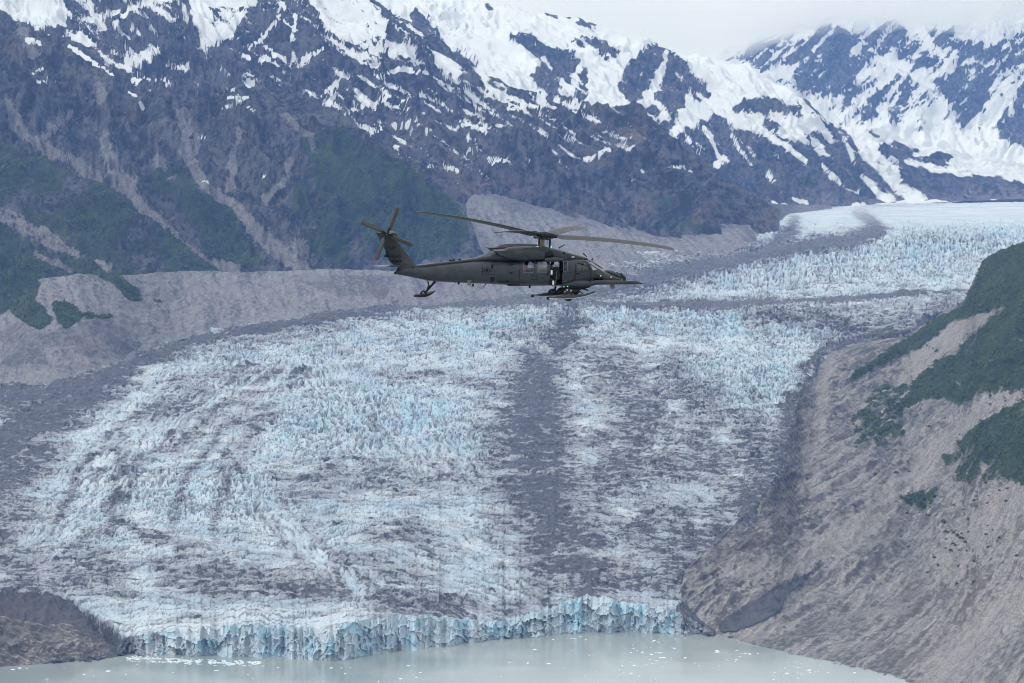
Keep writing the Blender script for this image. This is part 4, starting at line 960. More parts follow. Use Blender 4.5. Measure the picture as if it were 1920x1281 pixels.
for w_ in mirrored(flank(MB_(), SIDEW, .006, .02)): w_.build('side_window', H_SHIELD, smooth=.9)
for w_ in mirrored(flank(MB_(), CHIN, .006, .02)): w_.build('chin_window', H_SMOKE, smooth=.9)
for i_, cd in enumerate(mirrored(outline(MB_(), [(1078.5, 536), (1107.8, 536), (1108.5, 510.5), (1099.5, 488), (1078.5, 488)], .9, .012))):
    cdo = cd.build('cockpit_door', H_LINE, smooth=.9)
    mirrored(flank(MB_(), CKPT, .006, .02))[i_].build('window', H_GLASS, cdo, smooth=.9)
    mirrored(outline(MB_(), CKPT, 1.2, .02))[i_].build('frame', H_PAINT, cdo, smooth=.9)
    mirrored(MB_().box(on_side(1083, 514, .03), (.16, .04, .04)))[i_].build('handle', H_DARK, cdo)

# -- cabin inside
MB_().box((hx(1015, -.6), 0, hz(534, -.6)), (4.2, 1.9, .06)).build('cabin_floor', H_DARK)
sb = MB_()
for px in (986,):
    sb.box((hx(px, 0), .25, hz(514, 0)), (.42, 1.2, .12)); sb.box((hx(px - 5, 0), .25, hz(506, 0)), (.1, 1.2, .62))
sb.build('cabin_seat', H_TAN, bevel=.02)
MB_().box((hx(984.2, -.9), -.85, hz(507, -.85)), (.12, .06, .62)).build('seat_webbing', H_RED)
for y in (-.5, .5):
    MB_().box((hx(1089, 0), y, hz(513, 0)), (.5, .5, .14)).box((hx(1081.5, 0), y, hz(501, 0)), (.14, .48, .85)).box((hx(1081, 0), y, hz(489, 0)), (.12, .3, .2)).build('pilot_seat', H_TAN, bevel=.03)
MB_().box((hx(1106, 0), 0, hz(508, 0)), (.35, 1.5, .30)).build('instrument_panel', H_DARK, bevel=.03)
MB_().box((hx(1069, -.6), .2, hz(512, 0)), (.06, 1.8, 1.4)).build('bulkhead', H_DARK)

# -- sliding door on the flank, rails, step
door = flank(MB_(), [(975.5, 534.5), (1028.2, 535.2), (1028.2, 488.6), (975.5, 488.6)], .035, .03, 20, 14)
do = door.build('cabin_door', H_PAINT, smooth=.8)
dcut = [cutter(WIN1), cutter(WIN2)]
for c in dcut:
    md = do.modifiers.new('b', 'BOOLEAN'); md.operation = 'DIFFERENCE'; md.object = c; md.solver = 'EXACT'
bpy.context.view_layer.update()
_me = bpy.data.meshes.new_from_object(do.evaluated_get(bpy.context.evaluated_depsgraph_get()))
do.modifiers.clear()
if len(_me.polygons) > 50: do.data = _me
for c in dcut: bpy.data.objects.remove(c)
for wn in (WIN1, WIN2):
    wo = flank(MB_(), wn, .02, .015, 4, 4).build('window', H_GLASS, do, smooth=.9)
    outline(MB_(), wn, 1.0, .045).build('window_frame', H_FRAME, do, smooth=.9)
outline(MB_(), rect(996, 517, 1007.5, 524), .7, .04).build('step_panel', H_LINE, do)
MB_().box(on_side(1026, 514, .06), (.05, .05, .2)).build('handle', H_DARK, do)
flank(MB_(), rect(938, 484.6, 1028, 487.4), .10, .1, 16, 2).build('door_rail', H_PAINT, smooth=.6)
flank(MB_(), rect(934, 529.8, 974, 532.6), .09, .09, 8, 2).build('door_rail', H_PAINT, smooth=.6)
# far door and its panes
def far_plate(c4, off, th):
    mb = MB_(); flank(mb, c4, off, th, 5, 5); mb.v = [(x, -y, z) for x, y, z in mb.v]; return mb
for wn in (WIN1, WIN2): far_plate(wn, -.01, .02).build('window', H_GLASS, smooth=.9)
H_BACKLIT = simple_mat('backlit_panel', (.85, .87, .88), .8)  # translucent white panels added inside so the window openings look bright
_t = H_BACKLIT.node_tree; _tl = _t.nodes.new('ShaderNodeBsdfTranslucent'); _tl.inputs[0].default_value = (.9, .93, .95, 1); _ms = _t.nodes.new('ShaderNodeMixShader'); _ms.inputs[0].default_value = .75
_b = [n for n in _t.nodes if n.type == 'BSDF_PRINCIPLED'][0]; _o = [n for n in _t.nodes if n.type == 'OUTPUT_MATERIAL'][0]
_t.links.new(_b.outputs[0], _ms.inputs[1]); _t.links.new(_tl.outputs[0], _ms.inputs[2]); _t.links.new(_ms.outputs[0], _o.inputs[0])
MB_().box((hx(1015, .9), .9, hz(504, .9)), (.74, .02, .86)).build('backlit_panel', H_BACKLIT)
MB_().box((hx(1046, .98), .98, hz(499, .98)), (.24, .02, .4)).build('backlit_panel', H_BACKLIT)
gw = outline(MB_(), rect(1056, 490.5, 1063.5, 509.5), 1.0, .02).build('gunner_window_frame', H_FRAME, smooth=.9)
flank(MB_(), rect(1056, 490.5, 1063.5, 509.5), .006, .015).build('pane', H_SMOKE, gw, smooth=.9)
flank(MB_(), rect(1065, 489.5, 1077, 511), .022, .03).build('gunner_window_panel', H_PAINT, smooth=.8)
flank(MB_(), [(1054, 528), (1076, 525), (1076, 512.5), (1054, 512.5)], .05, .06, 6, 4).build('armour_panel', H_PAINT, smooth=.8)

# -- door gun in the opening
gy = -1.15
g = MB_().box((hx(1036, gy), gy + .15, hz(512, gy)), (.34, .3, .5)).box((hx(1041, gy), gy, hz(505, gy)), (.3, .22, .24)).tube((hx(1040, gy), gy, hz(522, gy)), (hx(1040, gy), gy, hz(508, gy)), .06)
g.box((hx(1035, gy), gy + .1, hz(528, gy)), (.3, .3, .28)).box((hx(1047, gy), gy + .1, hz(517, gy)), (.16, .3, .5))
gun = g.build('door_gun', H_DARK, bevel=.015)
gb = MB_()
for a in range(6): gb.tube((hx(1042, gy), gy - .2 + .045 * math.cos(a), hz(509, gy) + .045 * math.sin(a)), (hx(1040, gy), gy - .25 + .045 * math.cos(a), hz(531, gy) + .045 * math.sin(a)), .016, n=6)
gb.build('barrel', H_STEEL, gun)
gf = MB_().path([(hx(1036, gy), gy - .1, hz(503, gy)), (hx(1033, gy), gy - .15, hz(499, gy)), (hx(1038, gy), gy - .12, hz(496, gy)), (hx(1044, gy), gy - .1, hz(500, gy))], .03)
gf.build('feed_chute', H_STEEL, gun)
for px, py, h in ((1032.5, 510.5, .26), (1036, 530, .24)):
    MB_().box((hx(px, gy), gy - .22, hz(py, gy)), (.10, .03, h)).build('white_tag', H_WHITE, gun)
MB_().box((hx(1045, 1), .2, hz(520, 0)), (.7, .6, .8)).build('ammunition_box', H_DARK, bevel=.03)

# -- small flank details
for c in (rect(953.5, 494.5, 962, 497.8), rect(955, 510, 961, 513.6), rect(949, 525.4, 953.8, 528.0), rect(920, 519.2, 927, 528.6)):
    flank(MB_(), c, .012, .02, 3, 3).build('vent', H_DARK)
fb = flank(MB_(), rect(918.5, 493.8, 925.5, 503.5), .10, .1, 3, 3).build('chaff_box', H_PAINT, bevel=.01)
flank(MB_(), rect(920, 495.2, 924, 502), .112, .01, 3, 3).build('cover', H_LINE, fb)
sp = MB_()
for c in (rect(905.5, 487.5, 928, 514), rect(928, 488.5, 951, 533), rect(951, 489, 974, 533)): outline(sp, c, .45, .008)
sp.build('panel_seams', H_LINE)
# roundel with bars, low visibility
rd = MB_(); cx_, cy_ = 913.5, 506.5
pts = []
for i in range(10):
    r = 4.6 if i % 2 == 0 else 1.9
    pts.append((cx_ + r * math.sin(i * math.pi / 5), cy_ - r * math.cos(i * math.pi / 5)))
def decal(mb, poly, off=.012, th=.008):
    v = [on_side(x, y, off) for x, y in poly] + [on_side(x, y, off - th) for x, y in poly]; n = len(poly)
    return mb.add(v, [tuple(range(n)), tuple(range(n, 2 * n))[::-1]] + [(i, (i + 1) % n, n + (i + 1) % n, n + i) for i in range(n)])
for a, b in zip(range(24), range(1, 25)):
    A, B = 2 * math.pi * a / 24, 2 * math.pi * b / 24
    decal(rd, [(cx_ + 5.0 * math.cos(A), cy_ + 5.0 * math.sin(A)), (cx_ + 5.0 * math.cos(B), cy_ + 5.0 * math.sin(B)), (cx_ + 5.7 * math.cos(B), cy_ + 5.7 * math.sin(B)), (cx_ + 5.7 * math.cos(A), cy_ + 5.7 * math.sin(A))])
outline(rd, rect(904, 504, 908.5, 508.6), .7); outline(rd, rect(918.6, 504, 923, 508.6), .7)
for i in range(5): decal(rd, [(cx_, cy_), pts[(2 * i - 1) % 10], pts[2 * i], pts[2 * i + 1]])
rd.build('roundel', H_MARK)

# -- tail boom, spine, fin
def tst(px, pb, pt, w, e): return (hx(px, -w * .3), 0.0, hz(pb, -w * .6), hz(pt, w * .2), w, e)
MB_().loft([tst(*a) for a in [(741, 512.2, 509.5, .05, 2), (750, 514, 502, .15, 2.1), (765, 517, 499.5, .25, 2.2), (783, 521, 499.2, .35, 2.2), (800, 525, 497.6, .45, 2.3), (820, 528, 495.3, .53, 2.4), (845, 530, 492.4, .63, 2.4), (870, 531.3, 489.8, .75, 2.5), (890, 532.4, 487.8, .86, 2.7), (906, 533, 486.6, .94, 2.8)]], 36).build('tail_boom', H_PAINT, smooth=.7)
MB_().loft([(hx(px), 0, hz(b), hz(t), w, 3.2) for px, b, t, w in [(782, 501, 496.5, .10), (800, 500, 494.2, .16), (840, 495, 489.2, .19), (880, 491, 484.6, .22), (893, 489.5, 482.6, .26), (905, 489, 478.0, .36), (914, 489, 473.6, .5), (921, 489, 471.0, .62)]], 24).build('tail_spine', H_PAINT, smooth=.7)
for px in (845, 851, 862): MB_().box((hx(px), 0, hz(488.6 - (px - 845) * .1)), (.16, .08, .16)).build('aerial_bump', H_DARK, bevel=.02)
def fin_row(py, le, te, th):
    x1, x0 = hx(le), hx(te); z = hz(py); c = x1 - x0
    return [(x0 + c * u, s * th * (1.9 * math.sqrt(1 - u) * u ** .55 + .04) , z) for u, s in ((1, 0), (.93, -1), (.75, -1), (.45, -1), (.15, -1), (0, -1), (0, 1), (.15, 1), (.45, 1), (.75, 1), (.93, 1))]
rows = [(508, 788, 744, .17), (499, 784, 748, .15), (490, 776.5, 733, .13), (478, 767, 728, .12), (462, 755, 721.5, .12), (448, 744.5, 714, .13), (441, 740, 710, .14), (434.5, 734, 706.5, .10)]
v = [p for r in rows for p in fin_row(*r)]; n = 11
fin = MB_().add(v, [(j * n + i, j * n + (i + 1) % n, (j + 1) * n + (i + 1) % n, (j + 1) * n + i) for j in range(len(rows) - 1) for i in range(n)] + [tuple(range(n)), tuple(range((len(rows) - 1) * n, len(rows) * n))]).build('tail_fin', H_PAINT, smooth=.6)
MB_().box((hx(727), 0, hz(471)), (.14, .14, .16)).box((hx(728), -.0, hz(475)), (.2, .1, .12)).tube((hx(722), 0, hz(478.6)), (hx(731), 0, hz(478.6)), .05, .07).build('tail_lamp_fairing', H_DARK, fin, bevel=.02)
MB_().box((hx(745), -.15, hz(487.5)), (.62, .02, .07)).build('warning_stripe', H_MARK, fin)
MB_().box((hx(775), -.15, hz(501)), (.12, .03, .16), Matrix.Rotation(.5, 3, 'Y')).build('fin_vent', H_DARK, fin)
MB_().tube((hx(736), 0, hz(440)), (hx(736), -.42, hz(440)), .26, .2, 16).ball((hx(737), -.1, hz(440)), (.34, .24, .25)).build('tail_gearbox', H_PAINT, fin, smooth=.7)
def text(body_, px, py, size, y, mat, parent):
    cu = bpy.data.curves.new('lettering', 'FONT'); cu.body = body_; cu.size = size; cu.extrude = .004; cu.align_x = 'CENTER'; cu.align_y = 'CENTER'
    o = bpy.data.objects.new('lettering', cu); COL.objects.link(o); bpy.context.view_layer.update()
    me = bpy.data.meshes.new_from_object(o.evaluated_get(bpy.context.evaluated_depsgraph_get())); bpy.data.objects.remove(o)
    me.materials.clear(); me.materials.append(mat)
    m_ = bpy.data.objects.new('lettering', me); COL.objects.link(m_); m_.parent = parent
    m_.location = (hx(px, y), y, hz(py, y)); m_.rotation_euler = (math.pi / 2, 0, 0)
text('USAF', 735, 464, .26, -.262, H_MARK, fin)
text('14645', 743, 479, .30, -.262, H_MARK, fin)
v = []
for yy, xa, xb, th in ((-2.2, 712, 740, .03), (-1.0, 709, 746, .05), (0, 708, 752, .07), (1.0, 709, 746, .05), (2.2, 712, 740, .03)):
    x0, x1 = hx(xa), hx(xb)
    for u, s in ((0, 0), (.3, 1), (.7, 1), (.95, .6), (1, 0), (.95, -.6), (.7, -1), (.3, -1)): v.append((x0 + (x1 - x0) * u, yy, hz(497.0) + s * th - .02 * (1 - u)))
n = 8
MB_().add(v, [(j * n + i, j * n + (i + 1) % n, (j + 1) * n + (i + 1) % n, (j + 1) * n + i) for j in range(4) for i in range(n)] + [tuple(range(n)), tuple(range(4 * n, 5 * n))]).build('stabilator', H_PAINT, smooth=.8).rotation_euler = (R(-6.2), 0, 0)

# -- engine deck
def est(px, pb, pt, w, e=3): return (hx(px), 0.0, hz(pb), hz(pt, w * .3), w, e)
MB_().loft([est(*a) for a in [(916, 490, 471.5, .6), (935, 490, 467.6, .72), (955, 490, 465.2, .72), (985, 490, 463.2, .66), (1005, 490, 462.2, .62), (1022, 490, 462.6, .62), (1036, 490, 464.6, .64), (1050, 490, 468, .66), (1065, 489.5, 472, .66), (1080, 489, 476.6, .62), (1091, 488, 480, .55), (1099, 487, 483, .44)]], 32).build('engine_cowling', H_PAINT, smooth=.7)
for s in (-1, 1):
    yc = s * .86
    nz = lambda py: hz(py, -.86)
    MB_().loft([(hx(px, -.86), yc, nz(475.5) - r, nz(475.5) + r, w, 2.6) for px, r, w in [(944, .24, .22), (950, .34, .31), (962, .40, .37), (985, .42, .39), (1004, .41, .38), (1018, .38, .35)]], 24).build('engine_nacelle', H_PAINT, smooth=.7)
    MB_().loft([(hx(px, -.86), yc, nz(476.5) - r, nz(476.5) + r, w, 2.2) for px, r, w in [(1016, .34, .31), (1026, .33, .29), (1034, .26, .22), (1037, .12, .1)]], 20).build('engine_intake', H_DARK, smooth=.7)
    hz_ = lambda py: hz(py, .5)
    ex = MB_().prism([(hx(911, .8), hz_(464.2)), (hx(946, .8), hz_(463.6)), (hx(960, .8), hz_(467)), (hx(955, .8), hz_(479)), (hx(921, .8), hz_(472.5))], yc - .34, yc + .34)
    ex.build('exhaust_duct', H_PAINT, bevel=.03)
    MB_().prism([(hx(913.5, .8), hz_(465.6)), (hx(921, .8), hz_(471.2)), (hx(922, .8), hz_(471.2)), (hx(915, .8), hz_(465.6))], yc - .28, yc + .28).build('exhaust_opening', H_DARK)
# hoist on the near side above the door
hy = -1.05
ho = MB_().box((hx(1010, hy), hy, hz(466.5, hy)), (.92, .34, .20)).box((hx(1018, hy), hy, hz(470, hy)), (.55, .3, .2)).build('rescue_hoist', H_PAINT, bevel=.03)
MB_().tube((hx(1005, hy), hy - .05, hz(468, hy)), (hx(1005, hy), hy - .05, hz(478, hy)), .05).build('hoist_cable', H_DARK, ho)
MB_().ball((hx(1005, hy), hy - .08, hz(478.3, hy)), (.05, .05, .08)).build('hook', H_WHITE, ho)
MB_().box((hx(1007, hy), hy, hz(462.6, hy)), (.12, .1, .05)).build('white_cap', H_WHITE, ho)
MB_().loft([(hx(px, -1.2), -1.16, hz(487.5, -1.2) - r, hz(487.5, -1.2) + r, r * .9, 2.2) for px, r in [(1021, .08), (1026, .13), (1040, .14), (1050, .10), (1056, .05)]], 16).build('hoist_fairing', H_PAINT, smooth=.8)
flank(MB_(), rect(1021, 483.6, 1079, 487.6), .035, .06, 12, 2).build('roof_rail', H_PAINT, smooth=.7)
# deck details
MB_().box((hx(968), -.25, hz(464)), (.22, .1, .06)).build('deck_latch', H_DARK)
MB_().tube((hx(1052), -.6, hz(475.3, -.6)), (hx(1052), -.66, hz(475.3, -.6)), .07).build('cowling_port', H_DARK)
for a, b, r in (((1046, 465.5), (1057.5, 458.6), .035), ((1093, 475.5), (1099.5, 482), .035), ((1074, 477), (1070.5, 482.5), .03), ((912, 531), (906, 538.5), .03)):
    MB_().tube((hx(a[0]), -.1, hz(a[1])), (hx(b[0]), -.1, hz(b[1])), r, r * .7).build('blade_antenna' if a[0] != 1093 else 'wire_cutter', H_DARK)
MB_().tube((hx(1108.5), -.2, hz(488.5)), (hx(1110.5), -.2, hz(484.5)), .05, .02).build('wire_cutter', H_DARK)
MB_().ball((hx(1033), 0, hz(464)), (.05, .05, .06)).build('position_lamp', H_GREEN)
MB_().box((hx(1074, -.9), -.9, hz(482.8, -.9)), (.16, .05, .05)).build('roof_light', H_WHITE)

# -- rotor
hubz = hz(440.5); hubx = hx(1016)
MB_().tube((hubx, 0, hz(466)), (hubx, 0, hz(446)), .15, .13, 16).tube((hubx, 0, hz(463)), (hubx, 0, hz(461)), .24, .2, 16).build('rotor_mast', H_BRASS, smooth=.6)
for px, y in ((1008.5, -.1), (1029, -.1)):
    MB_().tube((hx(px), y, hz(466)), (hx(px) + .03, y, hz(445)), .055).build('control_rod', H_DARK)
TILT = Matrix.Rotation(R(6.3), 4, 'Y') @ Matrix.Rotation(R(-1.0), 4, 'X')
HUBM = Matrix.Translation((hubx, 0, hubz)) @ TILT
hb = MB_().tube((0, 0, -.16), (0, 0, .06), .36, .30, 16).tube((0, 0, .06), (0, 0, .16), .20, .14, 12).tube((0, 0, -.24), (0, 0, -.16), .55, .5, 16)
for k in range(4):
    c_, s_ = math.cos(R(58 + 90 * k)), math.sin(R(58 + 90 * k))
    hb.tube((.2 * c_, .2 * s_, 0), (.95 * c_, .95 * s_, .03), .13, .10, 10).box((.72 * c_ - .16 * s_, .72 * s_ + .16 * c_, .05), (.26, .14, .16), Matrix.Rotation(R(58 + 90 * k), 3, 'Z')).tube((.8 * c_ + .22 * s_, .8 * s_ - .22 * c_, -.05), (.42 * c_ + .3 * s_, .42 * s_ - .3 * c_, -.26), .03, n=6)
    hb.box((.5 * c_, .5 * s_, .12), (.3, .18, .08), Matrix.Rotation(R(58 + 90 * k), 3, 'Z'))
hub = hb.build('rotor_hub', H_DARK, bevel=.008)
hub.matrix_local = HUBM
def blade_mesh(r0, r1, chord, tw0, tw1, sweep, droop, lead):
    mb = MB_(); v = []; N = 26; sec = [(-.25, 0), (-.235, .4), (-.15, .85), (.0, 1), (.25, .75), (.55, .35), (.75, .04), (.55, -.2), (.25, -.45), (.0, -.6), (-.15, -.5), (-.235, -.25)]
    for j in range(N + 1):
        t = j / N; r = r0 + (r1 - r0) * t
        c = chord * min(1, .38 + t * 14) * (1 - .45 * max(0, (t - .955) / .045)); th = .045 * (1.0 if t > .03 else 1.4)
        tw = tw0 + (tw1 - tw0) * t; sw = sweep * max(0, (t - .93) / .07) ** 1.3
        for u, w in sec:
            y, z = -u * c * lead - sw * lead, w * th
            v.append((r, y * math.cos(tw) - z * math.sin(tw) * lead, lead * y * math.sin(tw) + z * math.cos(tw) + droop * (t ** 2) - droop * t * .6))
    n = len(sec)
    return mb.add(v, [(j * n + i, j * n + (i + 1) % n, (j + 1) * n + (i + 1) % n, (j + 1) * n + i) for j in range(N) for i in range(n)] + [tuple(range(n)), tuple(range(N * n, N * n + n))])
b0 = blade_mesh(.95, 8.18, .53, R(30), R(13), .26, -.5, 1).build('rotor_blade', H_BLADE, smooth=.8)
for k in range(4):
    o = b0 if k == 0 else b0.copy()
    if k: COL.objects.link(o); o.parent = heli
    o.matrix_local = HUBM @ Matrix.Rotation(R(58 + 90 * k), 4, 'Z') @ Matrix.Rotation(R(-3.6), 4, 'Y')
# -- tail rotor on the near side of the fin top
TRM = Matrix.Translation((hx(727.5, -.5), -.52, hz(437, -.5))) @ Matrix.Rotation(R(82), 4, 'X')
th_ = MB_().tube((0, 0, -.2), (0, 0, .16), .16, .13, 14).tube((0, 0, .16), (0, 0, .22), .09, .05, 10)
for k in range(4): th_.box((.2 * math.cos(R(68 + 90 * k)), .2 * math.sin(R(68 + 90 * k)), .05), (.34, .12, .1), Matrix.Rotation(R(68 + 90 * k), 3, 'Z'))
tr = th_.build('tail_rotor', H_DARK, bevel=.01); tr.matrix_local = TRM
for k in range(3): MB_().ball((.09 * math.cos(k * 2.1), .09 * math.sin(k * 2.1), .19), .035, 8, 6).build('hub_bolt', H_STEEL, tr)
tb0 = blade_mesh(.25, 1.675, .25, R(12), R(4), .03, 0, 1).build('tail_rotor_blade', H_BLADE, tr, smooth=.8)
for k in range(4):
    o = tb0 if k == 0 else tb0.copy()
    if k: COL.objects.link(o); o.parent = tr
    o.matrix_local = Matrix.Rotation(R(68 + 90 * k), 4, 'Z')

# -- nose
MB_().loft([(hx(px), 0, hz(b), hz(t), w, 2.2) for px, b, t, w in [(1136, 512, 508.4, .10), (1141, 514, 507.4, .26), (1150, 519, 508.6, .36), (1157, 521, 512.6, .38), (1163, 523, 517.5, .32), (1167, 524, 521, .2)]], 20).build('nose_radome', H_PAINT, smooth=.8)
MB_().box((hx(1158), 0, hz(514.6)), (.16, .34, .16), Matrix.Rotation(.7, 3, 'Y')).build('nose_sensor', H_DARK, bevel=.02)
fl_ = MB_().ball((hx(1168.5), 0, hz(525.5)), (.27, .27, .26), 18, 12).tube((hx(1161), 0, hz(521)), (hx(1168), 0, hz(521.4)), .2, .25, 14).build('camera_turret', H_DARK, smooth=.8)
MB_().tube((hx(1167.5, -.24), -.22, hz(526.2, -.24)), (hx(1167.5, -.24), -.29, hz(526.2, -.24)), .09, .09, 12).build('lens', H_STEEL, fl_)
MB_().ball((hx(1153, -.3), -.05, hz(539, -.2)), (.16, .16, .19), 14, 10).tube((hx(1153, -.3), -.05, hz(536, -.2)), (hx(1153, -.3), -.05, hz(533, -.2)), .14, .14, 12).build('belly_sensor', simple_mat('olive_dome', (.12, .13, .11), .4), smooth=.8)
for px, py in ((1126.8, 518.8), (1146.8, 521.5)): MB_().ball(on_side(px, py, .01), .05, 8, 6).build('nose_lamp', H_WHITE)
# -- refuelling probe
py_ = -1.02
pr = MB_().loft([(hx(px, py_), py_ - o, hz(b, py_), hz(t, py_), w, 2.4) for px, b, t, w, o in [(1056, 537.5, 534.5, .03, .0), (1066, 538, 530.5, .10, .06), (1078, 538.4, 526.8, .17, .14), (1092, 538.2, 526.4, .19, .18), (1108, 537, 526.9, .16, .20), (1118, 535, 527.6, .13, .20)]], 20).build('refuelling_probe', H_PAINT, smooth=.8)
yp = py_ - .2
MB_().tube((hx(1116, yp), yp, hz(531.2, yp)), (hx(1196, yp), yp, hz(532.2, yp)), .135, .105, 18).tube((hx(1196, yp), yp, hz(532.2, yp)), (hx(1201, yp), yp, hz(533, yp)), .105, .05, 14).tube((hx(1201, yp), yp, hz(533.2, yp)), (hx(1208, yp), yp, hz(533.6, yp)), .05, .035, 10).build('probe_tube', H_PAINT, pr, smooth=.8)
MB_().tube((hx(1106, yp), yp, hz(531, yp)), (hx(1107.4, yp), yp, hz(531, yp)), .155, .155, 18).build('probe_joint', H_LINE, pr)
# -- main gear, wheels and skis
def ski_mesh(y, pts, w, parent):
    """pts: (px, py top, py base)"""
    mb = MB_(); lb = MB_(); v = []; u = []
    for px, t, b in pts:
        x = hx(px, y); wz = w * (.25 + .75 * min(1, (px - pts[0][0]) / 14 + .0)) * (1 - .3 * max(0, (px - pts[-1][0] + 10) / 10))
        for q, zz in ((-1, b - 1.0), (-.55, t), (.55, t), (1, b - 1.0)): v.append((x, y + q * wz / 2, hz(zz, y)))
        for q, zz in ((-1.04, b - 1.0), (1.04, b - 1.0), (1.0, b + .4), (-1.0, b + .4)): u.append((x, y + q * wz / 2, hz(zz, y)))
    n = 4; m = len(pts); f = [(j * n + i, j * n + (i + 1) % n, (j + 1) * n + (i + 1) % n, (j + 1) * n + i) for j in range(m - 1) for i in range(n)] + [tuple(range(n)), tuple(range((m - 1) * n, m * n))]
    o = mb.add(v, f).build('ski', H_PAINT, parent)
    lb.add(u, f).build('ski_base', H_LIGHT, o)
    return o
GX = {-1.36: (1031, 1), 1.36: (1002, 0)}
def ski_pts(x0, yb, s=1.0):
    return [(x0 + a, yb + t, yb + b) for a, t, b in ((0, -1.2, 0.6), (8, -2.6, .9), (18, -4.6, 1.0), (30, -6.2, .8), (44, -6.4, .0), (56, -6.0, -1.6), (68, -6.4, -4.0), (78, -8.6, -7.2), (86, -10.6, -9.8), (89, -11.2, -10.8))]
for y, x0, yb in ((-1.36, 1030, 559.6), (1.36, 1001.5, 555.4)):
    s = ski_mesh(y, ski_pts(x0, yb), .62, heli)
    MB_().box((hx(x0 - 1.5, y), y, hz(yb + .6, y)), (.16, .16, .16)).build('tail_roller', H_DARK, s, bevel=.02)
    MB_().tube((hx(x0 + 64, y), y, hz(yb - 7, y)), (hx(x0 + 50, y), y * .8, hz(yb - 20, y)), .03).build('check_cable', H_DARK, s)
    wl_ = MB_().wheel((hx(x0 + 36.5, y), y - .0, hz(yb - 3.2, y)), .30, .22).build('wheel', H_RUB, heli, smooth=.7)
    MB_().tube((hx(x0 + 36.5, y), y - .09, hz(yb - 3.2, y)), (hx(x0 + 36.5, y), y + .09, hz(yb - 3.2, y)), .17, .17, 14).build('rim', H_STEEL, wl_)
    st_ = MB_().tube((hx(x0 + 62, y), y * .78, hz(541, y * .8)), (hx(x0 + 38, y), y * .9, hz(yb - 6, y)), .085, .065).tube((hx(x0 + 40, y), y * .8, hz(538, y * .8)), (hx(x0 + 39, y), y * .9, hz(yb - 5, y)), .07, .055)
    st_.ball((hx(x0 + 52, y), y * .86, hz(yb - 11, y)), (.26, .16, .16), 12, 8)
    st_.build('landing_strut', H_DARK, smooth=.7)
MB_().wheel((hx(1042, .9), .95, hz(546, .9)), .34, .26).build('spare_wheel_fairing', H_DARK, smooth=.7) if False else None
MB_().loft([(hx(px, -1.0), -1.0, hz(b, -1.0), hz(t, -1.0), w, 2.6) for px, b, t, w in [(1060, 541, 534, .06), (1070, 544, 533, .16), (1084, 546, 533, .20), (1098, 543, 534, .14), (1108, 540, 535, .05)]], 16).build('gear_fairing', H_DARK, smooth=.8)
MB_().ball((hx(1064.5, -1.2), -1.25, hz(538, -1.2)), .035, 8, 6).build('position_lamp', H_GREEN)
MB_().tube((hx(1086), .3, hz(541)), (hx(1107), .3, hz(547.5)), .045).build('brace', H_DARK)
# -- tail ski
tsk = MB_(); v = []
for px, t, b, w in ((781, 552.4, 554.6, .16), (788, 550.6, 555, .30), (797, 549.8, 554.6, .36), (806, 548, 551.6, .32), (813, 545.4, 547.6, .22), (817, 543.6, 545, .08)):
    for q, zz in ((-1, t), (1, t), (1, b), (-1, b)): v.append((hx(px), q * w, hz(zz)))
n = 4
tsk.add(v, [(j * n + i, j * n + (i + 1) % n, (j + 1) * n + (i + 1) % n, (j + 1) * n + i) for j in range(5) for i in range(n)] + [tuple(range(4)), tuple(range(20, 24))])
tk = tsk.build('tail_ski', H_DARK)
MB_().wheel((hx(796), 0, hz(549.5)), .19, .14, 16).build('tail_wheel', H_RUB, smooth=.7)
MB_().tube((hx(818), 0, hz(526)), (hx(798), 0, hz(549)), .075, .06).tube((hx(803.5), 0, hz(525)), (hx(806), 0, hz(535)), .04).tube((hx(806), 0, hz(534)), (hx(802), 0, hz(545)), .06).build('tail_strut', H_DARK)
MB_().box((hx(781), 0, hz(553.4)), (.14, .3, .12)).build('tail_roller', H_DARK, tk)
for px, py, d in ((880.5, 525.6, (.26, .2, .1)), (880.5, 530.5, (.2, .16, .24))): MB_().box((hx(px, -.6), -.62, hz(py, -.6)), d).build('belly_antenna', H_FRAME, bevel=.02)
for px, py in ((888, 534.5), (994, 538.4), (861, 530.5)): MB_().ball((hx(px, -.4), -.4, hz(py, -.4)), (.07, .07, .09), 8, 6).build('belly_knob', H_DARK)

# ================================================================== SMALL THINGS ON THE LAND AND THE LAKE
rnd = random.Random(11)
nr_ = np.random.RandomState(5)
def lump(name, mat, seed, r=(1, 1, 1), sub=2, rough=.35, flat=None, smooth=False):
    bm = bmesh.new(); bmesh.ops.create_icosphere(bm, subdivisions=sub, radius=1)
    rr = random.Random(seed); ph = [(Vector((rr.uniform(-1, 1), rr.uniform(-1, 1), rr.uniform(-1, 1))).normalized(), rr.uniform(.5, 1)) for _ in range(14)]
    for v in bm.verts:
        d = v.co.normalized(); k = 1.0
        for n, w in ph:                                             # cut faces: broken, angular shape
            q = d.dot(n)
            if q > .01: k = min(k, w * (1 - rough * .4) / q + rough * .1)
        k *= 1 + rough * .18 * rr.uniform(-1, 1)
        v.co = Vector((d.x * k * r[0], d.y * k * r[1], d.z * k * r[2]))
        if flat is not None and v.co.z < flat: v.co.z = flat
    me = bpy.data.meshes.new(name); bm.to_mesh(me); bm.free(); me.materials.append(mat)
    if smooth: me.polygons.foreach_set('use_smooth', np.ones(len(me.polygons), bool))
    return me
M_FLOE = mat_new('floating_ice'); _k = NB(M_FLOE[1]); _k.link(_k.mix(_k.ss(_k.noise(.6, 3), .35, .65), (.55, .66, .72), (.80, .83, .85)), M_FLOE[2].inputs['Base Color']); M_FLOE[2].inputs['Roughness'].default_value = .5; M_FLOE = M_FLOE[0]
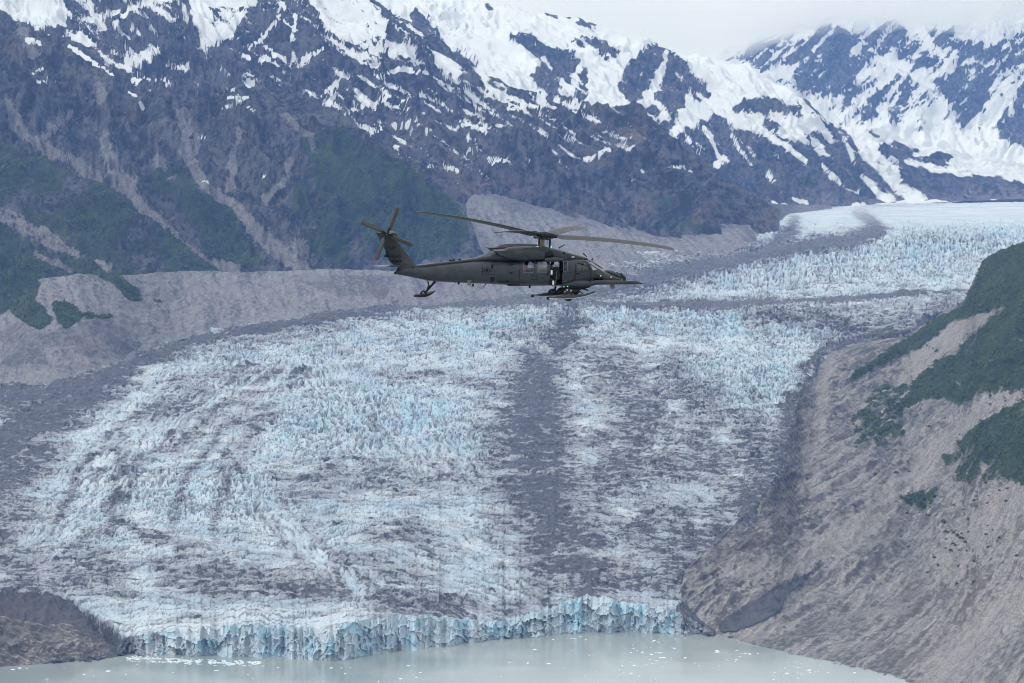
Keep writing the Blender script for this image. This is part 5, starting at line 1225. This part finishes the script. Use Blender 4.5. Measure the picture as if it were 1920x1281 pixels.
M_BOUL = mat_new('boulder_rock'); _k = NB(M_BOUL[1]); _k.link(_k.mix(_k.ss(_k.noise(.5, 5, .65), .38, .62), (.16, .145, .14), (.36, .33, .31)), M_BOUL[2].inputs['Base Color']); M_BOUL[2].inputs['Roughness'].default_value = .9; M_BOUL = M_BOUL[0]
def leaf_mat(name, a, b_):
    m, t, b = mat_new(name); k = NB(t)
    k.link(k.mix(k.ss(k.m('ADD', k.m('MULTIPLY', k.noise(.35, 4, .65), .6), k.m('MULTIPLY', k.noise(.03, 3), .4)), .38, .62), a, b_), b.inputs['Base Color'])
    b.inputs['Roughness'].default_value = .8; b.inputs['Specular IOR Level'].default_value = .2
    return m
M_LEAF = leaf_mat('alder_leaves', (.014, .030, .012), (.070, .096, .027))
M_LEAF2 = leaf_mat('slope_shrubs', (.013, .027, .012), (.062, .086, .026))
def place(me, name, p, s, rz, label, cat, group):
    o = bpy.data.objects.new(name, me); COL.objects.link(o)
    o.location = tuple(p); o.scale = s if isinstance(s, tuple) else (s, s, s); o.rotation_euler = (0, 0, rz)
    return tag(o, label, cat, group)

# floating ice
floes = [lump('ice_floe', M_FLOE, 50 + i, (1, .8, .34), 2, .5, -.12) for i in range(6)]
spots = []
for (x0, x1, y0, y1, n) in ((1170, 1270, 1200, 1252, 44), (1320, 1410, 1218, 1250, 22), (1470, 1530, 1232, 1266, 22), (830, 1320, 1196, 1275, 30), (20, 240, 1252, 1280, 12), (250, 820, 1246, 1280, 18), (1020, 1100, 1190, 1200, 8), (1240, 1320, 1188, 1200, 10), (1400, 1640, 1240, 1280, 14)):
    where_ = 'in the cluster right of the picture middle' if x0 == 1170 else 'in the patch near the right shore' if x0 in (1320, 1400) else 'in the thin curved line off the right shore' if x0 == 1470 else 'on open water between ice front and camera' if x0 == 830 else 'near the brown rock knoll on the left' if x0 == 20 else 'on the water below the blue ice front' if x0 == 250 else 'close under the foot of the ice front'
    for _ in range(n):
        a, b = (rnd.gauss((x0 + x1) / 2, (x1 - x0) / 4), rnd.uniform(y0, y1)) if n > 20 else (rnd.uniform(x0, x1), rnd.uniform(y0, y1))
        if b < np.interp(a, *np.array(WATERLINE).T) + 3 or (a > 1345 and b < np.interp(a, [w[0] for w in WL], [w[1] for w in WL]) + 4): continue
        spots.append((a, b, where_))
for i, (a, b, wh) in enumerate(spots):
    p = at(a, b, dist_at(b, 0.0)); s = rnd.choice((.8, 1.0, 1.2, 1.5, 2.0, 2.8)) * rnd.uniform(.7, 1.1)
    place(floes[i % 6], 'ice_floe', (p[0], p[1], .1), (s * 1.5, s * 1.5, s), rnd.uniform(0, 6.28), 'small white piece of ice floating ' + wh, 'floating ice', 'ice pieces floating ' + wh)
bv, bf = [], []
for _ in range(1500):
    a = rnd.uniform(238, 498); q = rnd.random()
    b = np.interp(a, [238, 300, 380, 498], [1234, 1238, 1242, 1244]) + rnd.gauss(0, 2.6)
    if pn(np.array([a / 16.]), np.array([b / 4.]), 5)[0] < -.05 or b < np.interp(a, *np.array(WATERLINE).T) + 2: continue
    p = at(a, b, dist_at(b, 0.0)); r = rnd.uniform(.5, 1.7); o_ = len(bv); n = 6
    ring = [(p[0] + r * rnd.uniform(.7, 1.2) * math.cos(k * 1.047), p[1] + r * rnd.uniform(.7, 1.2) * math.sin(k * 1.047)) for k in range(n)]
    bv += [(x, y, -.05) for x, y in ring] + [(x, y, rnd.uniform(.12, .4)) for x, y in ring]
    bf += [tuple(o_ + n + k for k in range(n))] + [(o_ + k, o_ + (k + 1) % n, o_ + n + (k + 1) % n, o_ + n + k) for k in range(n)]
me = bpy.data.meshes.new('brash_ice'); me.from_pydata(bv, [], bf); me.materials.append(M_FLOE)
o = bpy.data.objects.new('brash_ice', me); COL.objects.link(o); tag(o, kind='stuff')

# boulders and bushes on the right hillside
hp = hill_P.reshape(-1, 3); hxy = np.stack([hill_px.ravel(), hill_py.ravel()], -1)
def hill_at(a, b):
    return hp[np.argmin((hxy[:, 0] - a) ** 2 + (hxy[:, 1] - b) ** 2)]
bould = [lump('boulder', M_BOUL, 90 + i, (1, .85, .8), 2, .5) for i in range(5)]
for i in range(22):
    a = rnd.uniform(1305, 1660); b = np.interp(a, [w[0] for w in WL], [w[1] for w in WL]) - rnd.uniform(1, 7)
    s = rnd.uniform(2.0, 6.0) * (1.3 if a < 1420 else .8)
    place(bould[i % 5], 'boulder', hill_at(a, b) + (0, 0, .2 * s), s, rnd.uniform(0, 6), 'pale boulder at the waterline below the bare right hillside', 'boulder', 'boulders along the shore')
for i in range(150):
    a = rnd.uniform(1380, 1915); b = rnd.uniform(900, 1260)
    if b > np.interp(a, [w[0] for w in WL], [w[1] for w in WL]) - 8: continue
    s = rnd.uniform(.7, 2.0)
    place(bould[i % 5], 'boulder', hill_at(a, b) + (0, 0, .2 * s), s, rnd.uniform(0, 6), 'small pale boulder lying on the bare right hillside', 'boulder', 'boulders on the hillside')
def bush_mesh(seed):
    rr = random.Random(seed); v, f = [], []
    for _ in range(46):
        c = Vector((rr.gauss(0, .5), rr.gauss(0, .5), abs(rr.gauss(.35, .28)))); r = rr.uniform(.16, .34)
        o_ = len(v); v += [c + Vector((rr.uniform(-1, 1), rr.uniform(-1, 1), rr.uniform(-1, 1))) * r * 1.3 for _ in range(4)]
        f += [(o_, o_ + 1, o_ + 2), (o_, o_ + 2, o_ + 3), (o_, o_ + 3, o_ + 1), (o_ + 1, o_ + 3, o_ + 2)]
    me = bpy.data.meshes.new('bush'); me.from_pydata([tuple(q) for q in v], [], f); me.materials.append(M_LEAF); return me
bushes = [bush_mesh(i) for i in range(5)]
bl = [(1720, 985), (1745, 950), (1700, 965), (1670, 968), (1745, 925), (1800, 1010), (1812, 1018), (1790, 1022), (1775, 1010), (1805, 1030), (1700, 998), (1690, 1008), (1740, 1048), (1748, 1040), (1852, 988), (1860, 996), (1856, 930), (1872, 920), (1890, 915), (1830, 930), (1512, 898), (1850, 1002), (1700, 880), (1680, 888), (1660, 896), (1640, 890), (1840, 1060), (1760, 1060), (1905, 1040), (1875, 1010)]
bl += [(rnd.gauss(1795, 60), rnd.gauss(1000, 45)) for _ in range(40)] + [(rnd.gauss(1850, 40), rnd.gauss(745, 16)) for _ in range(26)]
for i, (a, b) in enumerate(bl):
    s = rnd.uniform(1.6, 4.0)
    place(bushes[i % 5], 'bush', hill_at(a, b) + (0, 0, -.3), (s, s, s * .8), rnd.uniform(0, 6), *(('dark green bush on the pale scree between the two right hand thickets', 'bush', 'bushes on the scree between the thickets') if i >= 70 else ('small dark bush in the loose scatter on the bare slope below the right thicket', 'bush', 'bushes scattered below the right thicket') if i >= 30 else ('dark green bush near the isolated green patch on the bare right hillside', 'bush', 'bushes around the isolated green patch')))
def cover(name, P, veg, n, size, mat, seed, lo=.55):
    """thicket: low-poly leaf clumps over the green ground"""
    r = np.random.RandomState(seed); idx = np.flatnonzero(veg.ravel() > lo - .25)
    A = np.linalg.norm(np.cross(np.gradient(P, axis=0), np.gradient(P, axis=1)), axis=-1).ravel()[idx]; A = np.minimum(A, np.percentile(A, 95))
    A = A * sst(lo - .3, lo + .12, veg.ravel()[idx]); pick = r.choice(idx, n, p=A / A.sum()); c = P.reshape(-1, 3)[pick] + r.uniform(-2, 2, (n, 3)) * (1, 1, 0)
    s = size * r.lognormal(0, .35, (n, 1, 1)); off = r.uniform(-1, 1, (n, 5, 3)) * .35 + np.array([(1, 0, 0), (0, 1, 0), (-1, 0, 0), (0, -1, 0), (0, 0, 1.0)])
    V = c[:, None] + off * s * (1, 1, .85) + np.array((0, 0, .05)) * s
    t = np.array([(0, 1, 4), (1, 2, 4), (2, 3, 4), (3, 0, 4)])
    F = (t[None] + (np.arange(n) * 5)[:, None, None]).reshape(-1, 3)
    return tag(mesh_from(name, V, F, mat, smooth=False), kind='stuff')
cover('shrubs', hill_P, hill_veg, 15000, 2.0, M_LEAF, 1, .5)
cover('shrubs', bank_P, bank_veg, 3000, 2.8, M_LEAF2, 4, .6)
cover('shrubs', spur_P, spur_veg, 12000, 2.7, M_LEAF2, 2, .6)
cover('shrubs', left_P, left_veg, 12000, 2.8, M_LEAF2, 3, .55)

# ================================================================== CLOUD on the far massif
cxs = np.linspace(-600, 6200, 90); cys = np.linspace(16300, 21500, 60)
CX, CY = np.meshgrid(cxs, cys)
cpx = 960 + CX / CY * FPX
edge_py = np.interp(cpx, [700, 1200, 1290, 1350, 1420, 1500, 1560, 1700, 1800, 1900, 2100], [-30, 66, 102, 94, 68, 54, 44, 36, 42, 22, 6])
base = CAM_H + (330 - edge_py) / FPX * 17500.0
base = base + 170 * fbm(CX / 900, CY / 900, 4, 900) + 60 * fbm(CX / 220, CY / 220, 3, 905)
inx = np.clip(np.minimum(CX - cxs[0], cxs[-1] - CX) / 900, 0, 1); iny = np.clip(np.minimum(CY - cys[0], cys[-1] - CY) / 900, 0, 1)
th = 450 * np.sqrt(inx * iny)
lowb = base + (450 - th) * .4
topb = base + 200 + th * .9 + 120 * fbm(CX / 700, CY / 700, 3, 910) * inx * iny
topb = np.maximum(topb, lowb + 1)
nr, nc = CX.shape; i = np.arange(nr * nc).reshape(nr, nc)
q1 = grid_quads(nr, nc); q2 = (q1 + nr * nc)[:, ::-1]
rim = np.concatenate([i[0, :-1], i[:-1, -1], i[-1, :0:-1], i[:0:-1, 0]]); rn = np.roll(rim, -1)
q3 = np.stack([rim, rim + nr * nc, rn + nr * nc, rn], -1)
cl = mesh_from('cloud', np.concatenate([np.stack([CX, CY, lowb], -1).reshape(-1, 3), np.stack([CX, CY, topb], -1).reshape(-1, 3)]), np.concatenate([q1[:, ::-1], q2[:, ::-1], q3[:, ::-1]]), volume_mat('cloud_vapour', (1, 1, 1), 1.25e-3, .6))
tag(cl, kind='stuff')
